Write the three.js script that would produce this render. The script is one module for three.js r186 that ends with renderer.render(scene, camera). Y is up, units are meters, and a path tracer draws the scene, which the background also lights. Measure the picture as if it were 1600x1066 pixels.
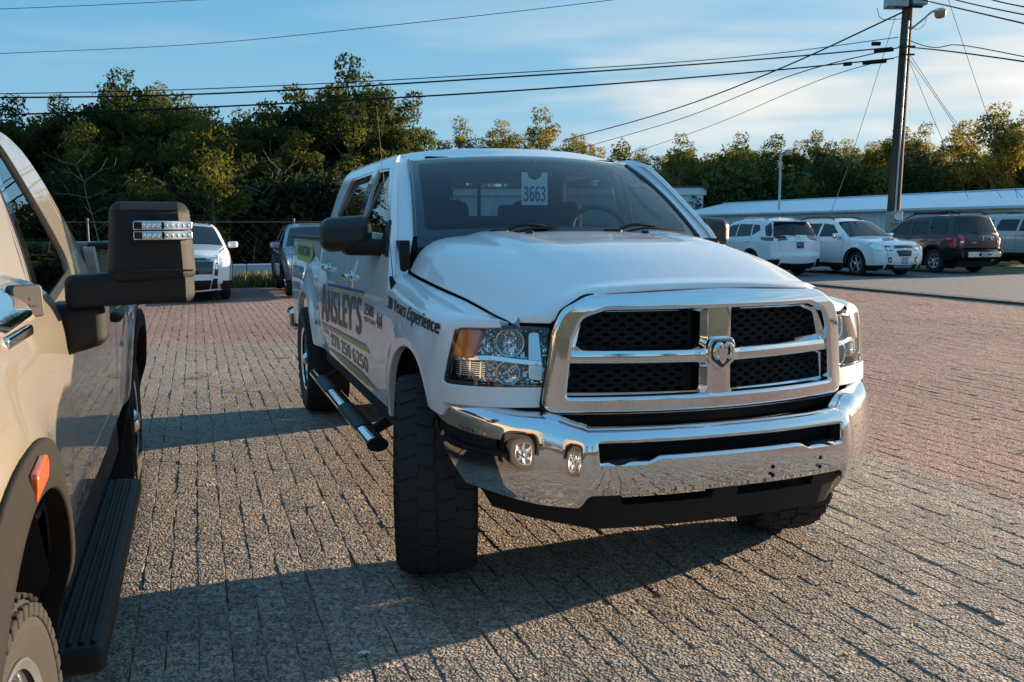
import * as THREE from 'three';
import { FontLoader } from 'three/addons/loaders/FontLoader.js';
import { RoundedBoxGeometry } from 'three/addons/geometries/RoundedBoxGeometry.js';
import { ImprovedNoise } from 'three/addons/math/ImprovedNoise.js';
import { mergeGeometries, mergeVertices } from 'three/addons/utils/BufferGeometryUtils.js';

// ------------------------------------------------------------------ camera, sky, sun, exposure
const scene = new THREE.Scene();
const camera = new THREE.PerspectiveCamera(41.1, 1024 / 682, 0.05, 900);
camera.position.set(0, 1.511, 0);
camera.rotation.set(-0.124, 0, -0.003, 'YXZ');
const EXPOSURE = 3.0;
const SUN_ELEV = 6.7 * Math.PI / 180, SUN_AZ = 60 * Math.PI / 180;          // azimuth to the right of -z
const sunDir = new THREE.Vector3(Math.sin(SUN_AZ) * Math.cos(SUN_ELEV), Math.sin(SUN_ELEV), -Math.cos(SUN_AZ) * Math.cos(SUN_ELEV));
const sun = new THREE.DirectionalLight(new THREE.Color(1.0, 0.765, 0.53), 5);
sun.name = 'sun';
sun.position.copy(sunDir).multiplyScalar(80); sun.target.position.set(0, 0, 0);
sun.castShadow = true; sun.shadow.radius = 1.1;
Object.assign(sun.shadow.camera, { left: -60, right: 60, top: 40, bottom: -40, near: 1, far: 220 });
sun.shadow.mapSize.set(2048, 2048);
scene.add(sun, sun.target);

const noise = new ImprovedNoise();
const fbm = (x, y, z, o = 4) => { let s = 0, a = 0.5; for (let i = 0; i < o; i++) { s += a * noise.noise(x, y, z); x *= 2.03; y *= 2.03; z *= 2.03; a *= 0.5; } return s; };
const sstep = (a, b, x) => { const t = Math.min(1, Math.max(0, (x - a) / (b - a))); return t * t * (3 - 2 * t); };
const lerp = (a, b, t) => a + (b - a) * t;
function skyTexture() {
  const W = 2048, H = 1024, d = new Float32Array(W * H * 4), k = 1.09 / EXPOSURE;
  const mix3 = (a, b, t) => [lerp(a[0], b[0], t), lerp(a[1], b[1], t), lerp(a[2], b[2], t)];
  for (let j = 0; j < H; j++) {
    const el = ((j + 0.5) / H - 0.5) * Math.PI, y = Math.sin(el), deg = el * 180 / Math.PI;
    for (let i = 0; i < W; i++) {
      const az = ((i + 0.5) / W - 0.5) * 2 * Math.PI, x = Math.cos(az) * Math.cos(el), z = Math.sin(az) * Math.cos(el);
      const c = x * sunDir.x + y * sunDir.y + z * sunDir.z, ang = Math.acos(Math.max(-1, Math.min(1, c))) * 180 / Math.PI;
      const t = Math.max(0, deg);
      let col = mix3([0.30, 0.53, 0.68], [0.128, 0.402, 0.650], sstep(0, 15, t));
      col = mix3(col, [0.115, 0.33, 0.64], sstep(12, 75, t));
      const glow = Math.exp(-ang / 26), near = Math.exp(-ang / 11);
      col = [col[0] + 0.58 * glow + 0.85 * near, col[1] + 0.55 * glow + 0.68 * near, col[2] + 0.42 * glow + 0.38 * near];
      if (y > -0.02) {
        const h = Math.max(y, 0.02), n = fbm(x * 2.1 + 3.1, y * 17, z * 2.1 + 7.7, 5), m = fbm(x * 5 + 1.3, y * 38 + 4, z * 5, 4);
        const toSun = sstep(95, 28, ang);
        const band = Math.exp(-(((t - 8.0) / 3.2) ** 2)) * 0.95 + Math.exp(-(((t - 3.5) / 2) ** 2)) * 0.45 + Math.exp(-(((t - 22) / 9) ** 2)) * 0.4;
        let den = sstep(-0.10, 0.34, n + 0.32 * m + (toSun - 0.50) * 0.62) * band * (0.18 + 0.82 * toSun);
        den += 0.35 * sstep(0.16, 0.42, fbm(x * 3 + 9, y * 30 + 2, z * 3, 4)) * sstep(3, 8, t) * sstep(70, 20, t) * (0.3 + 0.7 * toSun);
        den = Math.min(0.85, den);
        const shade = 0.5 + 0.5 * sstep(-0.25, 0.3, m + n * 0.5);
        const cl = mix3([0.50, 0.60, 0.68], [0.97, 0.94, 0.85], shade * (0.35 + 0.65 * toSun));
        col = mix3(col, [cl[0] + near * 0.5, cl[1] + near * 0.4, cl[2] + near * 0.2], den);
      }
      if (deg < 0) col = mix3(col, [0.10, 0.10, 0.10], sstep(0, -6, deg));
      const o = (j * W + i) * 4;
      d[o] = col[0] * k; d[o + 1] = col[1] * k; d[o + 2] = col[2] * k; d[o + 3] = 1;
    }
  }
  const tx = new THREE.DataTexture(d, W, H, THREE.RGBAFormat, THREE.FloatType);
  tx.mapping = THREE.EquirectangularReflectionMapping; tx.magFilter = THREE.LinearFilter; tx.minFilter = THREE.LinearFilter; tx.needsUpdate = true;
  return tx;
}
scene.background = skyTexture();
scene.environment = scene.background;

const renderer = new THREE.WebGLRenderer({ antialias: true });
renderer.toneMapping = THREE.LinearToneMapping;
renderer.toneMappingExposure = EXPOSURE;
renderer.shadowMap.enabled = true;
renderer.setSize(1024, 682);

// ------------------------------------------------------------------ helpers
function rngOf(seed) { let a = seed >>> 0; return () => { a = (a + 0x6D2B79F5) >>> 0; let t = a; t = Math.imul(t ^ (t >>> 15), t | 1); t ^= t + Math.imul(t ^ (t >>> 7), t | 61); return ((t ^ (t >>> 14)) >>> 0) / 4294967296; }; }
const V = (x, y, z) => new THREE.Vector3(x, y, z);
const taken = {};
function numbered(name) { const n = taken[name] = (taken[name] ?? -1) + 1; return n ? name + '_' + String(n).padStart(3, '0') : name; }
function tag(o, label, category, group, kind) {
  if (label) o.userData.label = label;
  if (category) o.userData.category = category;
  if (group) o.userData.group = group;
  if (kind) o.userData.kind = kind;
  return o;
}
function thing(name, label, category, pos = [0, 0, 0], turn = 0, group, parent = scene) {
  const g = new THREE.Group(); g.name = numbered(name); g.position.set(...pos); g.rotation.y = turn;
  parent.add(g); return tag(g, label, category, group);
}
const cleanGeo = (g) => { if (g.index) g = g.toNonIndexed(); for (const k of Object.keys(g.attributes)) if (!['position', 'normal', 'uv'].includes(k)) g.deleteAttribute(k); if (!g.attributes.uv) g.setAttribute('uv', new THREE.BufferAttribute(new Float32Array(g.attributes.position.count * 2), 2)); return g; };
const merge = (gs) => gs.length === 1 ? gs[0] : mergeGeometries(gs.map(cleanGeo), false);
function part(parent, name, geos, mat, label) {
  const m = new THREE.Mesh(Array.isArray(geos) ? merge(geos) : geos, mat);
  m.name = parent === scene ? numbered(name) : name; m.castShadow = m.receiveShadow = true; parent.add(m);
  if (label) m.userData.label = label;
  return m;
}
const flipX = (g) => {
  g = g.clone(); const p = g.attributes.position, n = g.attributes.normal;
  for (let i = 0; i < p.count; i++) { p.setX(i, -p.getX(i)); if (n) n.setX(i, -n.getX(i)); }
  if (g.index) { const a = g.index.array; for (let i = 0; i < a.length; i += 3) { const t = a[i]; a[i] = a[i + 1]; a[i + 1] = t; } }
  else { for (const k of Object.keys(g.attributes)) { const at = g.attributes[k], s = at.itemSize, a = at.array; for (let i = 0; i < at.count; i += 3) for (let c = 0; c < s; c++) { const t = a[i * s + c]; a[i * s + c] = a[(i + 1) * s + c]; a[(i + 1) * s + c] = t; } } }
  return g;
};
const box = (w, h, d, x = 0, y = 0, z = 0, r = 0) => (r ? new RoundedBoxGeometry(w, h, d, 3, r) : new THREE.BoxGeometry(w, h, d)).translate(x, y, z);
const cyl = (r0, r1, h, n = 20) => new THREE.CylinderGeometry(r0, r1, h, n);
const tube = (pts, r, seg = 24, rad = 8, closed = false) => new THREE.TubeGeometry(new THREE.CatmullRomCurve3(pts.map((p) => V(...p)), closed), seg, r, rad, closed);
function bar(a, b, r0, r1 = r0, n = 8) {
  const A = V(...a), B = V(...b), d = B.clone().sub(A), g = new THREE.CylinderGeometry(r1, r0, d.length(), n);
  g.applyQuaternion(new THREE.Quaternion().setFromUnitVectors(V(0, 1, 0), d.normalize())); return g.translate((A.x + B.x) / 2, (A.y + B.y) / 2, (A.z + B.z) / 2);
}
const lathe = (pts, n = 40) => new THREE.LatheGeometry(pts.map((p) => new THREE.Vector2(...p)), n);
// piecewise cubic through [x, y] pairs
function spline(t) {
  return (x) => {
    const n = t.length - 1; if (x <= t[0][0]) { const s = (t[1][1] - t[0][1]) / (t[1][0] - t[0][0]); return t[0][1] + s * (x - t[0][0]); }
    if (x >= t[n][0]) { const s = (t[n][1] - t[n - 1][1]) / (t[n][0] - t[n - 1][0]); return t[n][1] + s * (x - t[n][0]); }
    let i = 0; while (x > t[i + 1][0]) i++;
    const h = t[i + 1][0] - t[i][0], u = (x - t[i][0]) / h;
    const sl = (k) => k <= 0 ? (t[1][1] - t[0][1]) / (t[1][0] - t[0][0]) : k >= n ? (t[n][1] - t[n - 1][1]) / (t[n][0] - t[n - 1][0]) : (t[k + 1][1] - t[k - 1][1]) / (t[k + 1][0] - t[k - 1][0]);
    const m0 = sl(i) * h, m1 = sl(i + 1) * h, u2 = u * u, u3 = u2 * u;
    return (2 * u3 - 3 * u2 + 1) * t[i][1] + (u3 - 2 * u2 + u) * m0 + (-2 * u3 + 3 * u2) * t[i + 1][1] + (u3 - u2) * m1;
  };
}
// polygon with rounded corners: points are [u, v] or [u, v, radius]
function poly(pts, seg = 5) {
  const out = [], n = pts.length;
  for (let i = 0; i < n; i++) {
    const p = pts[i], r = p[2] || 0;
    if (!r) { out.push([p[0], p[1]]); continue; }
    const a = pts[(i + n - 1) % n], b = pts[(i + 1) % n];
    let ax = a[0] - p[0], ay = a[1] - p[1], bx = b[0] - p[0], by = b[1] - p[1];
    const la = Math.hypot(ax, ay), lb = Math.hypot(bx, by); ax /= la; ay /= la; bx /= lb; by /= lb;
    const th = Math.acos(Math.max(-1, Math.min(1, ax * bx + ay * by))), d = Math.min(r / Math.tan(th / 2), la * 0.49, lb * 0.49);
    for (let k = 0; k <= seg; k++) { const t = k / seg, q = 1 - t; out.push([p[0] + q * q * ax * d + t * t * bx * d, p[1] + q * q * ay * d + t * t * by * d]); }
  }
  return out;
}
const arcPts = (cx, cy, rx, ry, a0, a1, n = 24, e = 2) => Array.from({ length: n + 1 }, (_, i) => { const a = lerp(a0, a1, i / n), c = Math.cos(a), s = Math.sin(a); return [cx + rx * Math.sign(c) * Math.abs(c) ** (2 / e), cy + ry * Math.sign(s) * Math.abs(s) ** (2 / e)]; });
const area2 = (p) => { let s = 0; for (let i = 0, n = p.length; i < n; i++) { const a = p[i], b = p[(i + 1) % n]; s += a[0] * b[1] - b[0] * a[1]; } return s / 2; };
function subdiv(p, step, closed = true) {
  const o = [], n = p.length, m = closed ? n : n - 1;
  for (let i = 0; i < m; i++) { const a = p[i], b = p[(i + 1) % n], l = Math.hypot(b[0] - a[0], b[1] - a[1]); if (l < 1e-6) continue; const k = Math.max(1, Math.ceil(l / step)); for (let j = 0; j < k; j++) o.push([lerp(a[0], b[0], j / k), lerp(a[1], b[1], j / k)]); }
  if (!closed) o.push(p[n - 1]);
  return o;
}
// a panel: the outline (less its holes) laid on the surface S(u, v), with rounded edges that turn inwards
function panel(outline, S, { holes = [], step = 0.05, r = 0.004, depth = 0.02, flip = false, lift = 0, lip = true, holeDepth, holeR, stepU, stepV, chamfer = 0 } = {}) {
  const su = stepU || step, sv = stepV || step, e = 1e-3, sg = flip ? -1 : 1;
  let C = subdiv(outline, step); if (area2(C) < 0) C.reverse();
  const H = holes.map((h) => { const q = subdiv(h, step); if (area2(q) > 0) q.reverse(); return q; });
  const P = [], N = [], U = [], I = [], map = new Map();
  const S3 = (u, v) => { const p = S(u, v); return p.isVector3 ? p : V(p[0], p[1], p[2]); };
  const frame = (u, v) => {
    const a = S3(u + e, v).sub(S3(u - e, v)), b = S3(u, v + e).sub(S3(u, v - e)), n = b.clone().cross(a).normalize().multiplyScalar(sg);
    return { p: S3(u, v).addScaledVector(n, lift), n, a: a.normalize(), b: b.normalize() };
  };
  const vert = (u, v) => { const key = Math.round(u * 1e5) + ',' + Math.round(v * 1e5); let k = map.get(key); if (k === undefined) { const f = frame(u, v); k = P.length / 3; P.push(f.p.x, f.p.y, f.p.z); N.push(f.n.x, f.n.y, f.n.z); U.push(u, v); map.set(key, k); } return k; };
  const all = [C, ...H].flat(), tris = THREE.ShapeUtils.triangulateShape(C.map((p) => new THREE.Vector2(...p)), H.map((h) => h.map((p) => new THREE.Vector2(...p))));
  const slice = (pg, ax, s) => {       // cuts a convex polygon by the grid lines of one axis
    let lo = Infinity, hi = -Infinity; for (const q of pg) { lo = Math.min(lo, q[ax]); hi = Math.max(hi, q[ax]); }
    const res = []; let rest = pg;
    for (let k = Math.floor(lo / s) + 1; k * s < hi - 1e-7 && rest.length > 2; k++) {
      const c = k * s; if (c <= lo + 1e-7) continue; const A = [], B = [];
      for (let i = 0; i < rest.length; i++) { const p = rest[i], q = rest[(i + 1) % rest.length], dp = p[ax] - c, dq = q[ax] - c; if (dp <= 0) A.push(p); if (dp >= 0) B.push(p); if (dp * dq < 0) { const t = dp / (dp - dq), m = [lerp(p[0], q[0], t), lerp(p[1], q[1], t)]; m[ax] = c; A.push(m); B.push(m); } }
      if (A.length > 2) res.push(A); rest = B;
    }
    if (rest.length > 2) res.push(rest); return res;
  };
  const push = (a, b, c) => { if (a !== b && b !== c && a !== c) flip ? I.push(a, b, c) : I.push(a, c, b); };
  for (const t of tris) for (const pu of slice(t.map((k) => all[k]), 0, su)) for (const pv of slice(pu, 1, sv)) { const ids = pv.map((q) => vert(q[0], q[1])); for (let k = 1; k + 1 < ids.length; k++) push(ids[0], ids[k], ids[k + 1]); }
  if (lip) [C, ...H].forEach((loop, li) => {
    const rr = li && holeR !== undefined ? holeR : r, dd = li && holeDepth !== undefined ? holeDepth : depth, n = loop.length, rings = [], K = rr > 0.008 ? 5 : 3;
    for (let i = 0; i < n; i++) {
      const a = loop[(i + n - 1) % n], p = loop[i], b = loop[(i + 1) % n];
      let d1 = [p[0] - a[0], p[1] - a[1]], d2 = [b[0] - p[0], b[1] - p[1]]; const l1 = Math.hypot(...d1) || 1, l2 = Math.hypot(...d2) || 1;
      let ou = d1[1] / l1 + d2[1] / l2, ov = -d1[0] / l1 - d2[0] / l2; const l = Math.hypot(ou, ov) || 1; ou /= l; ov /= l;
      const f = frame(p[0], p[1]), t = f.a.clone().multiplyScalar(ou).addScaledVector(f.b, ov); t.addScaledVector(f.n, -t.dot(f.n)).normalize();
      const ring = [];
      if (li && chamfer) { const c = chamfer, s = Math.SQRT1_2, n45 = f.n.clone().multiplyScalar(s).addScaledVector(t, s), at = (x, y) => f.p.clone().addScaledVector(t, x).addScaledVector(f.n, -y); ring.push([at(0, 0), f.n.clone()], [at(0.003, 0.0012), n45.clone().lerp(f.n, 0.4).normalize()], [at(0.005, 0.003), n45], [at(c, c), n45.clone()], [at(c + 0.002, c + 0.004), t.clone()], [at(c + 0.002, dd), t.clone()]); rings.push({ ring, uv: p }); continue; }
      for (let k = 0; k <= K; k++) { const th = k / K * Math.PI / 2; ring.push([f.p.clone().addScaledVector(t, rr * Math.sin(th)).addScaledVector(f.n, -rr * (1 - Math.cos(th))), f.n.clone().multiplyScalar(Math.cos(th)).addScaledVector(t, Math.sin(th))]); }
      ring.push([f.p.clone().addScaledVector(t, rr).addScaledVector(f.n, -Math.max(dd, rr + 0.001)), t.clone()]);
      rings.push({ ring, uv: p });
    }
    const base = P.length / 3, m = rings[0].ring.length;
    for (const q of rings) for (const [p, nn] of q.ring) { P.push(p.x, p.y, p.z); N.push(nn.x, nn.y, nn.z); U.push(q.uv[0], q.uv[1]); }
    for (let i = 0; i < n; i++) { const j = (i + 1) % n; for (let k = 0; k + 1 < m; k++) { const a = base + i * m + k, b = base + j * m + k; push(a, a + 1, b); push(b, a + 1, b + 1); } }
  });
  const g = new THREE.BufferGeometry();
  g.setAttribute('position', new THREE.Float32BufferAttribute(P, 3)); g.setAttribute('normal', new THREE.Float32BufferAttribute(N, 3)); g.setAttribute('uv', new THREE.Float32BufferAttribute(U, 2)); g.setIndex(I);
  return g;
}
// a strip between two lines of equally many points, bulging by h
function strip(A, B, h = 0, K = 4, flip = false) {
  const n = A.length, P = [], U = [], I = [];
  for (let i = 0; i < n; i++) {
    const a = V(...A[i]), b = V(...B[i]), t = V(...A[Math.min(n - 1, i + 1)]).sub(V(...A[Math.max(0, i - 1)])), nn = b.clone().sub(a).cross(t).normalize().multiplyScalar(flip ? -1 : 1);
    for (let k = 0; k <= K; k++) { const s = k / K, p = a.clone().lerp(b, s).addScaledVector(nn, h * 4 * s * (1 - s)); P.push(p.x, p.y, p.z); U.push(s * a.distanceTo(b), i * 0.05); }
  }
  for (let i = 0; i + 1 < n; i++) for (let k = 0; k < K; k++) { const a = i * (K + 1) + k, b = a + K + 1; flip ? I.push(a, b, a + 1, b, b + 1, a + 1) : I.push(a, a + 1, b, b, a + 1, b + 1); }
  const g = new THREE.BufferGeometry(); g.setAttribute('position', new THREE.Float32BufferAttribute(P, 3)); g.setAttribute('uv', new THREE.Float32BufferAttribute(U, 2)); g.setIndex(I); g.computeVertexNormals(); return g;
}
const along = (a, b, n) => Array.from({ length: n + 1 }, (_, i) => a.map((x, k) => lerp(x, b[k], i / n)));
// lettering as thin cut shapes on a surface
const font = await new FontLoader().loadAsync('fonts/droid/droid_sans_bold.typeface.json');
function boldLettering(text, S, u0, v0, width, height, o = {}) { const b = o.bold || 0.004, d = o.dir || 1; return merge([-1, 0, 1].map((k, i) => lettering(text, S, u0 + d * k * b, v0, width, height, { ...o, lift: (o.lift ?? 0.0015) + i * 0.0003 }))); }
function lettering(text, S, u0, v0, width, height, { flip = false, lift = 0.0015, dir = 1, slope = 0, step = 0.05, skew = 0, bold = 0 } = {}) {
  const shapes = font.generateShapes(text, 1), pts = shapes.map((s) => s.extractPoints(5)); let x0 = Infinity, x1 = -Infinity, y0 = Infinity, y1 = -Infinity;
  for (const s of pts) for (const p of s.shape) { x0 = Math.min(x0, p.x); x1 = Math.max(x1, p.x); y0 = Math.min(y0, p.y); y1 = Math.max(y1, p.y); }
  const f = (p) => { const x = (p.x - x0) / (x1 - x0) * width, y = (p.y - y0) / (y1 - y0) * height; return [u0 + dir * (x + skew * y), v0 + y + slope * x]; };
  return merge(pts.map((s) => panel(s.shape.map(f), S, { holes: s.holes.map((h) => h.map(f)), lip: false, lift, flip, step })));
}
// rows of marks too small to read
function scribble(S, u0, v0, w, h, n, seed, { flip = false, lift = 0.0016, dir = 1, slope = 0 } = {}) {
  const r = rngOf(seed), gs = []; let x = 0;
  for (let i = 0; i < n; i++) { const cw = w / n * (0.55 + 0.2 * r()), up = h * (r() < 0.3 ? 1 : 0.72), y = slope * x; const q = (a, b, c, d) => [[a, b], [c, b], [c, d], [a, d]].map(([p, s]) => [u0 + dir * (x + p), v0 + y + s]); if (r() < 0.86) { gs.push(panel(q(0, 0, cw * 0.34, up), S, { lip: false, lift, flip, step: 0.1 })); if (r() < 0.8) gs.push(panel(q(cw * 0.34, r() < 0.5 ? 0 : up * 0.55, cw, up * (r() < 0.5 ? 0.4 : 0.95)), S, { lip: false, lift: lift + 0.0002, flip, step: 0.1 })); } x += w / n; }
  return merge(gs);
}
// textures
function dataTex(w, h, fn, srgb = false) {
  const d = new Uint8Array(w * h * 4);
  for (let j = 0; j < h; j++) for (let i = 0; i < w; i++) { const c = fn(i, j), o = (j * w + i) * 4; if (typeof c === 'number') { d[o] = d[o + 1] = d[o + 2] = Math.max(0, Math.min(255, c * 255)); } else { d[o] = Math.max(0, Math.min(255, c[0] * 255)); d[o + 1] = Math.max(0, Math.min(255, c[1] * 255)); d[o + 2] = Math.max(0, Math.min(255, c[2] * 255)); } d[o + 3] = 255; }
  const t = new THREE.DataTexture(d, w, h); t.wrapS = t.wrapT = THREE.RepeatWrapping; t.magFilter = THREE.LinearFilter; t.minFilter = THREE.LinearMipmapLinearFilter; if (srgb) t.colorSpace = THREE.SRGBColorSpace; t.needsUpdate = true; return t;
}
// tileable value noise
function tileNoise(size, seed) { const r = rngOf(seed), g = Float32Array.from({ length: size * size }, r); return (x, y) => { const xi = Math.floor(x), yi = Math.floor(y), fx = x - xi, fy = y - yi, sx = fx * fx * (3 - 2 * fx), sy = fy * fy * (3 - 2 * fy), q = (a, b) => g[((b % size + size) % size) * size + ((a % size + size) % size)]; return lerp(lerp(q(xi, yi), q(xi + 1, yi), sx), lerp(q(xi, yi + 1), q(xi + 1, yi + 1), sx), sy); }; }
const rgb = (r, g, b) => new THREE.Color().setRGB(r, g, b);
const std = (o) => new THREE.MeshStandardMaterial(o);
const phys = (o) => new THREE.MeshPhysicalMaterial(o);

// ------------------------------------------------------------------ materials
const nA = tileNoise(256, 5), nB = tileNoise(64, 9), nC = tileNoise(16, 12);
const grainBump = dataTex(256, 256, (i, j) => 0.55 * nA(i, j) + 0.45 * nA(i / 2, j / 2 + 31));
const waveBump = dataTex(256, 256, (i, j) => 0.7 * nC(i / 16, j / 16) + 0.3 * nB(i / 4, j / 4));
const clone = (t, rx, ry) => { const c = t.clone(); c.repeat.set(rx, ry); c.needsUpdate = true; return c; };
const grainFine = clone(grainBump, 2.2, 2.2), waveSoft = clone(waveBump, 0.55, 0.55);
const dustRough = dataTex(128, 128, (i, j) => 0.35 + 0.5 * nB(i / 2, j / 2) * nC(i / 8, j / 8));
const M = {
  white: phys({ color: rgb(0.77, 0.78, 0.79), roughness: 0.42, clearcoat: 1, clearcoatRoughness: 0.02, bumpMap: waveSoft, bumpScale: 0.0003 }),
  tan: phys({ color: rgb(0.245, 0.215, 0.170), roughness: 0.40, metalness: 0.15, clearcoat: 1, clearcoatRoughness: 0.03, bumpMap: waveSoft, bumpScale: 0.0008 }),
  bluegrey: phys({ color: rgb(0.22, 0.25, 0.30), roughness: 0.35, metalness: 0.4, clearcoat: 1, clearcoatRoughness: 0.03 }),
  blackPaint: phys({ color: rgb(0.008, 0.008, 0.009), roughness: 0.4, clearcoat: 0.6, clearcoatRoughness: 0.06 }),
  silver: phys({ color: rgb(0.45, 0.46, 0.48), roughness: 0.36, metalness: 0.35, clearcoat: 1, clearcoatRoughness: 0.04 }),
  chrome: std({ color: rgb(0.80, 0.81, 0.83), metalness: 1, roughness: 0.045, bumpMap: waveSoft, bumpScale: 0.00025 }),
  chromeRough: std({ color: rgb(0.68, 0.69, 0.71), metalness: 1, roughness: 0.2 }),
  alloy: std({ color: rgb(0.55, 0.55, 0.56), metalness: 0.9, roughness: 0.28 }),
  darkAlloy: std({ color: rgb(0.10, 0.10, 0.11), metalness: 0.8, roughness: 0.35 }),
  plastic: phys({ specularIntensity: 0.55, color: rgb(0.010, 0.010, 0.0105), roughness: 0.5, bumpMap: clone(grainBump, 6, 6), bumpScale: 0.0006 }),
  plasticGrey: phys({ specularIntensity: 0.35, color: rgb(0.014, 0.0125, 0.0115), roughness: 0.75, bumpMap: clone(grainBump, 6, 6), bumpScale: 0.0006 }),
  rubber: std({ color: rgb(0.023, 0.022, 0.021), roughness: 0.82, bumpMap: clone(grainBump, 3, 3), bumpScale: 0.0008 }),
  rubberDusty: std({ color: rgb(0.024, 0.0215, 0.019), roughness: 0.9, bumpMap: clone(grainBump, 3, 3), bumpScale: 0.0008 }),
  dark: std({ color: rgb(0.006, 0.006, 0.006), roughness: 0.85 }),
  gloss: phys({ color: rgb(0.008, 0.008, 0.009), roughness: 0.12, clearcoat: 1, clearcoatRoughness: 0.02 }),
  glass: phys({ color: rgb(0.64, 0.71, 0.70), transmission: 1, thickness: 0, roughness: 0.0, ior: 1.52 }),
  glassTint: phys({ color: rgb(0.20, 0.23, 0.23), transmission: 1, thickness: 0, roughness: 0.0, ior: 1.55 }),
  glassDark: phys({ color: rgb(0.012, 0.014, 0.016), roughness: 0.03, ior: 1.5 }),
  facet: null,
  lens: phys({ color: rgb(0.96, 0.97, 0.97), transmission: 1, thickness: 0, roughness: 0.015, ior: 1.5 }),
  reflector: std({ color: rgb(0.86, 0.86, 0.86), metalness: 1, roughness: 0.07 }),
  amber: phys({ color: rgb(0.72, 0.16, 0.015), roughness: 0.18, clearcoat: 1 }),
  amberBright: phys({ color: rgb(0.85, 0.10, 0.008), roughness: 0.22, clearcoat: 1 }),
  red: phys({ color: rgb(0.50, 0.012, 0.012), roughness: 0.12, clearcoat: 1 }),
  redDark: phys({ color: rgb(0.10, 0.006, 0.008), roughness: 0.12, clearcoat: 1 }),
  seat: std({ color: rgb(0.022, 0.022, 0.024), roughness: 0.85, bumpMap: grainFine, bumpScale: 0.001 }),
  inkBlack: std({ color: rgb(0.010, 0.010, 0.011), roughness: 0.4 }),
  inkBrown: std({ color: rgb(0.115, 0.088, 0.068), roughness: 0.4 }),
  inkBlue: std({ color: rgb(0.025, 0.06, 0.22), roughness: 0.4 }),
  inkYellow: std({ color: rgb(0.46, 0.45, 0.14), roughness: 0.4 }),
  inkGreen: std({ color: rgb(0.28, 0.35, 0.11), roughness: 0.4 }),
  paper: std({ color: rgb(0.62, 0.78, 0.80), roughness: 0.6 }),
  plate: std({ color: rgb(0.42, 0.42, 0.45), roughness: 0.4 }),
  plateRed: std({ color: rgb(0.35, 0.03, 0.05), roughness: 0.4 }),
  plateBlue: std({ color: rgb(0.03, 0.04, 0.12), roughness: 0.4 }),
};

// prism facets of lamp reflectors
{
  const r = rngOf(51), n = 128, c = 8, sl = Array.from({ length: 256 }, () => [r() - 0.5, r() - 0.5]);
  M.facet = std({ color: rgb(0.80, 0.80, 0.81), metalness: 1, roughness: 0.10, bumpMap: clone(dataTex(n, n, (i, j) => { const s = sl[Math.floor(j / c) * 16 + Math.floor(i / c)], x = (i % c) / c - 0.5, y = (j % c) / c - 0.5; return 0.5 + s[0] * x + s[1] * y; }), 9, 9), bumpScale: 0.009 });
}

// ------------------------------------------------------------------ ground, paving, road
const YAW = 0.333, TX = 0.487, TZ = -4.227, cY = Math.cos(YAW), sY = Math.sin(YAW);
const toWorld = (x, y, z) => [TX + x * cY + z * sY, y, TZ - x * sY + z * cY];      // lot axes (x across the rows, z along them) to world
const toLot = (X, Z) => [(X - TX) * cY - (Z - TZ) * sY, (X - TX) * sY + (Z - TZ) * cY];
function lotSheet(name, x0, x1, z0, z1, y, mat, uvScale = 1) {
  const nx = Math.max(1, Math.round((x1 - x0) / 4)), nz = Math.max(1, Math.round((z1 - z0) / 4)), g = new THREE.PlaneGeometry(x1 - x0, z1 - z0, nx, nz).rotateX(-Math.PI / 2).translate((x0 + x1) / 2, 0, (z0 + z1) / 2);
  const p = g.attributes.position, u = g.attributes.uv; for (let i = 0; i < p.count; i++) u.setXY(i, p.getX(i) * uvScale, p.getZ(i) * uvScale);
  const m = part(scene, name, g, mat); m.position.set(TX, y, TZ); m.rotation.y = YAW; return tag(m, null, null, null, 'structure');
}
const soilTex = dataTex(256, 256, (i, j) => { const a = nA(i, j), b = nB(i / 4, j / 4), c = nC(i / 16, j / 16), k = 0.55 + 0.5 * a * b + 0.35 * c; return [0.50 * k, 0.46 * k, 0.31 * k]; }, true);
{
  const g = new THREE.CircleGeometry(700, 64).rotateX(-Math.PI / 2), p = g.attributes.position, u = g.attributes.uv;
  for (let i = 0; i < p.count; i++) u.setXY(i, p.getX(i) / 3, p.getZ(i) / 3);
  const m = part(scene, 'ground', g, std({ map: soilTex, color: rgb(0.62, 0.64, 0.55), roughness: 0.95, bumpMap: grainBump, bumpScale: 0.02 })); m.position.y = -0.075; tag(m, null, null, null, 'structure');
}
// exposed-aggregate surface of the blocks: 512 px over 0.36 m
const grit = (() => {
  const n = 512, h = new Float32Array(n * n), r = rngOf(77), f1 = tileNoise(32, 3), f2 = tileNoise(128, 8);
  for (let k = 0; k < 9500; k++) {
    const cx = r() * n, cy = r() * n, R = 2.2 + 5.2 * r() ** 2.2, top = 0.35 + 0.65 * r();
    for (let j = -8; j <= 8; j++) for (let i = -8; i <= 8; i++) { const q = Math.hypot(i, j) / R; if (q < 1) { const o = (((Math.floor(cy) + j + n) % n) * n) + ((Math.floor(cx) + i + n) % n); h[o] = Math.max(h[o], top * Math.sqrt(1 - q * q)); } }
  }
  const at = (i, j) => h[j * n + i] * 0.8 + 0.2 * f2(i / 4, j / 4);
  return {
    bump: dataTex(n, n, (i, j) => at(i, j) * 0.75 + 0.25 * f1(i / 16, j / 16)),
    map: dataTex(n, n, (i, j) => { const v = h[j * n + i], c = f2(i / 4, j / 4), k = 0.50 + 0.36 * v + 0.12 * f1(i / 16, j / 16) + 0.10 * (c - 0.5); return [k * (1.02 + 0.05 * c), k * 0.985, k * (0.95 - 0.05 * c)]; }, true),
  };
})();
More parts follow.
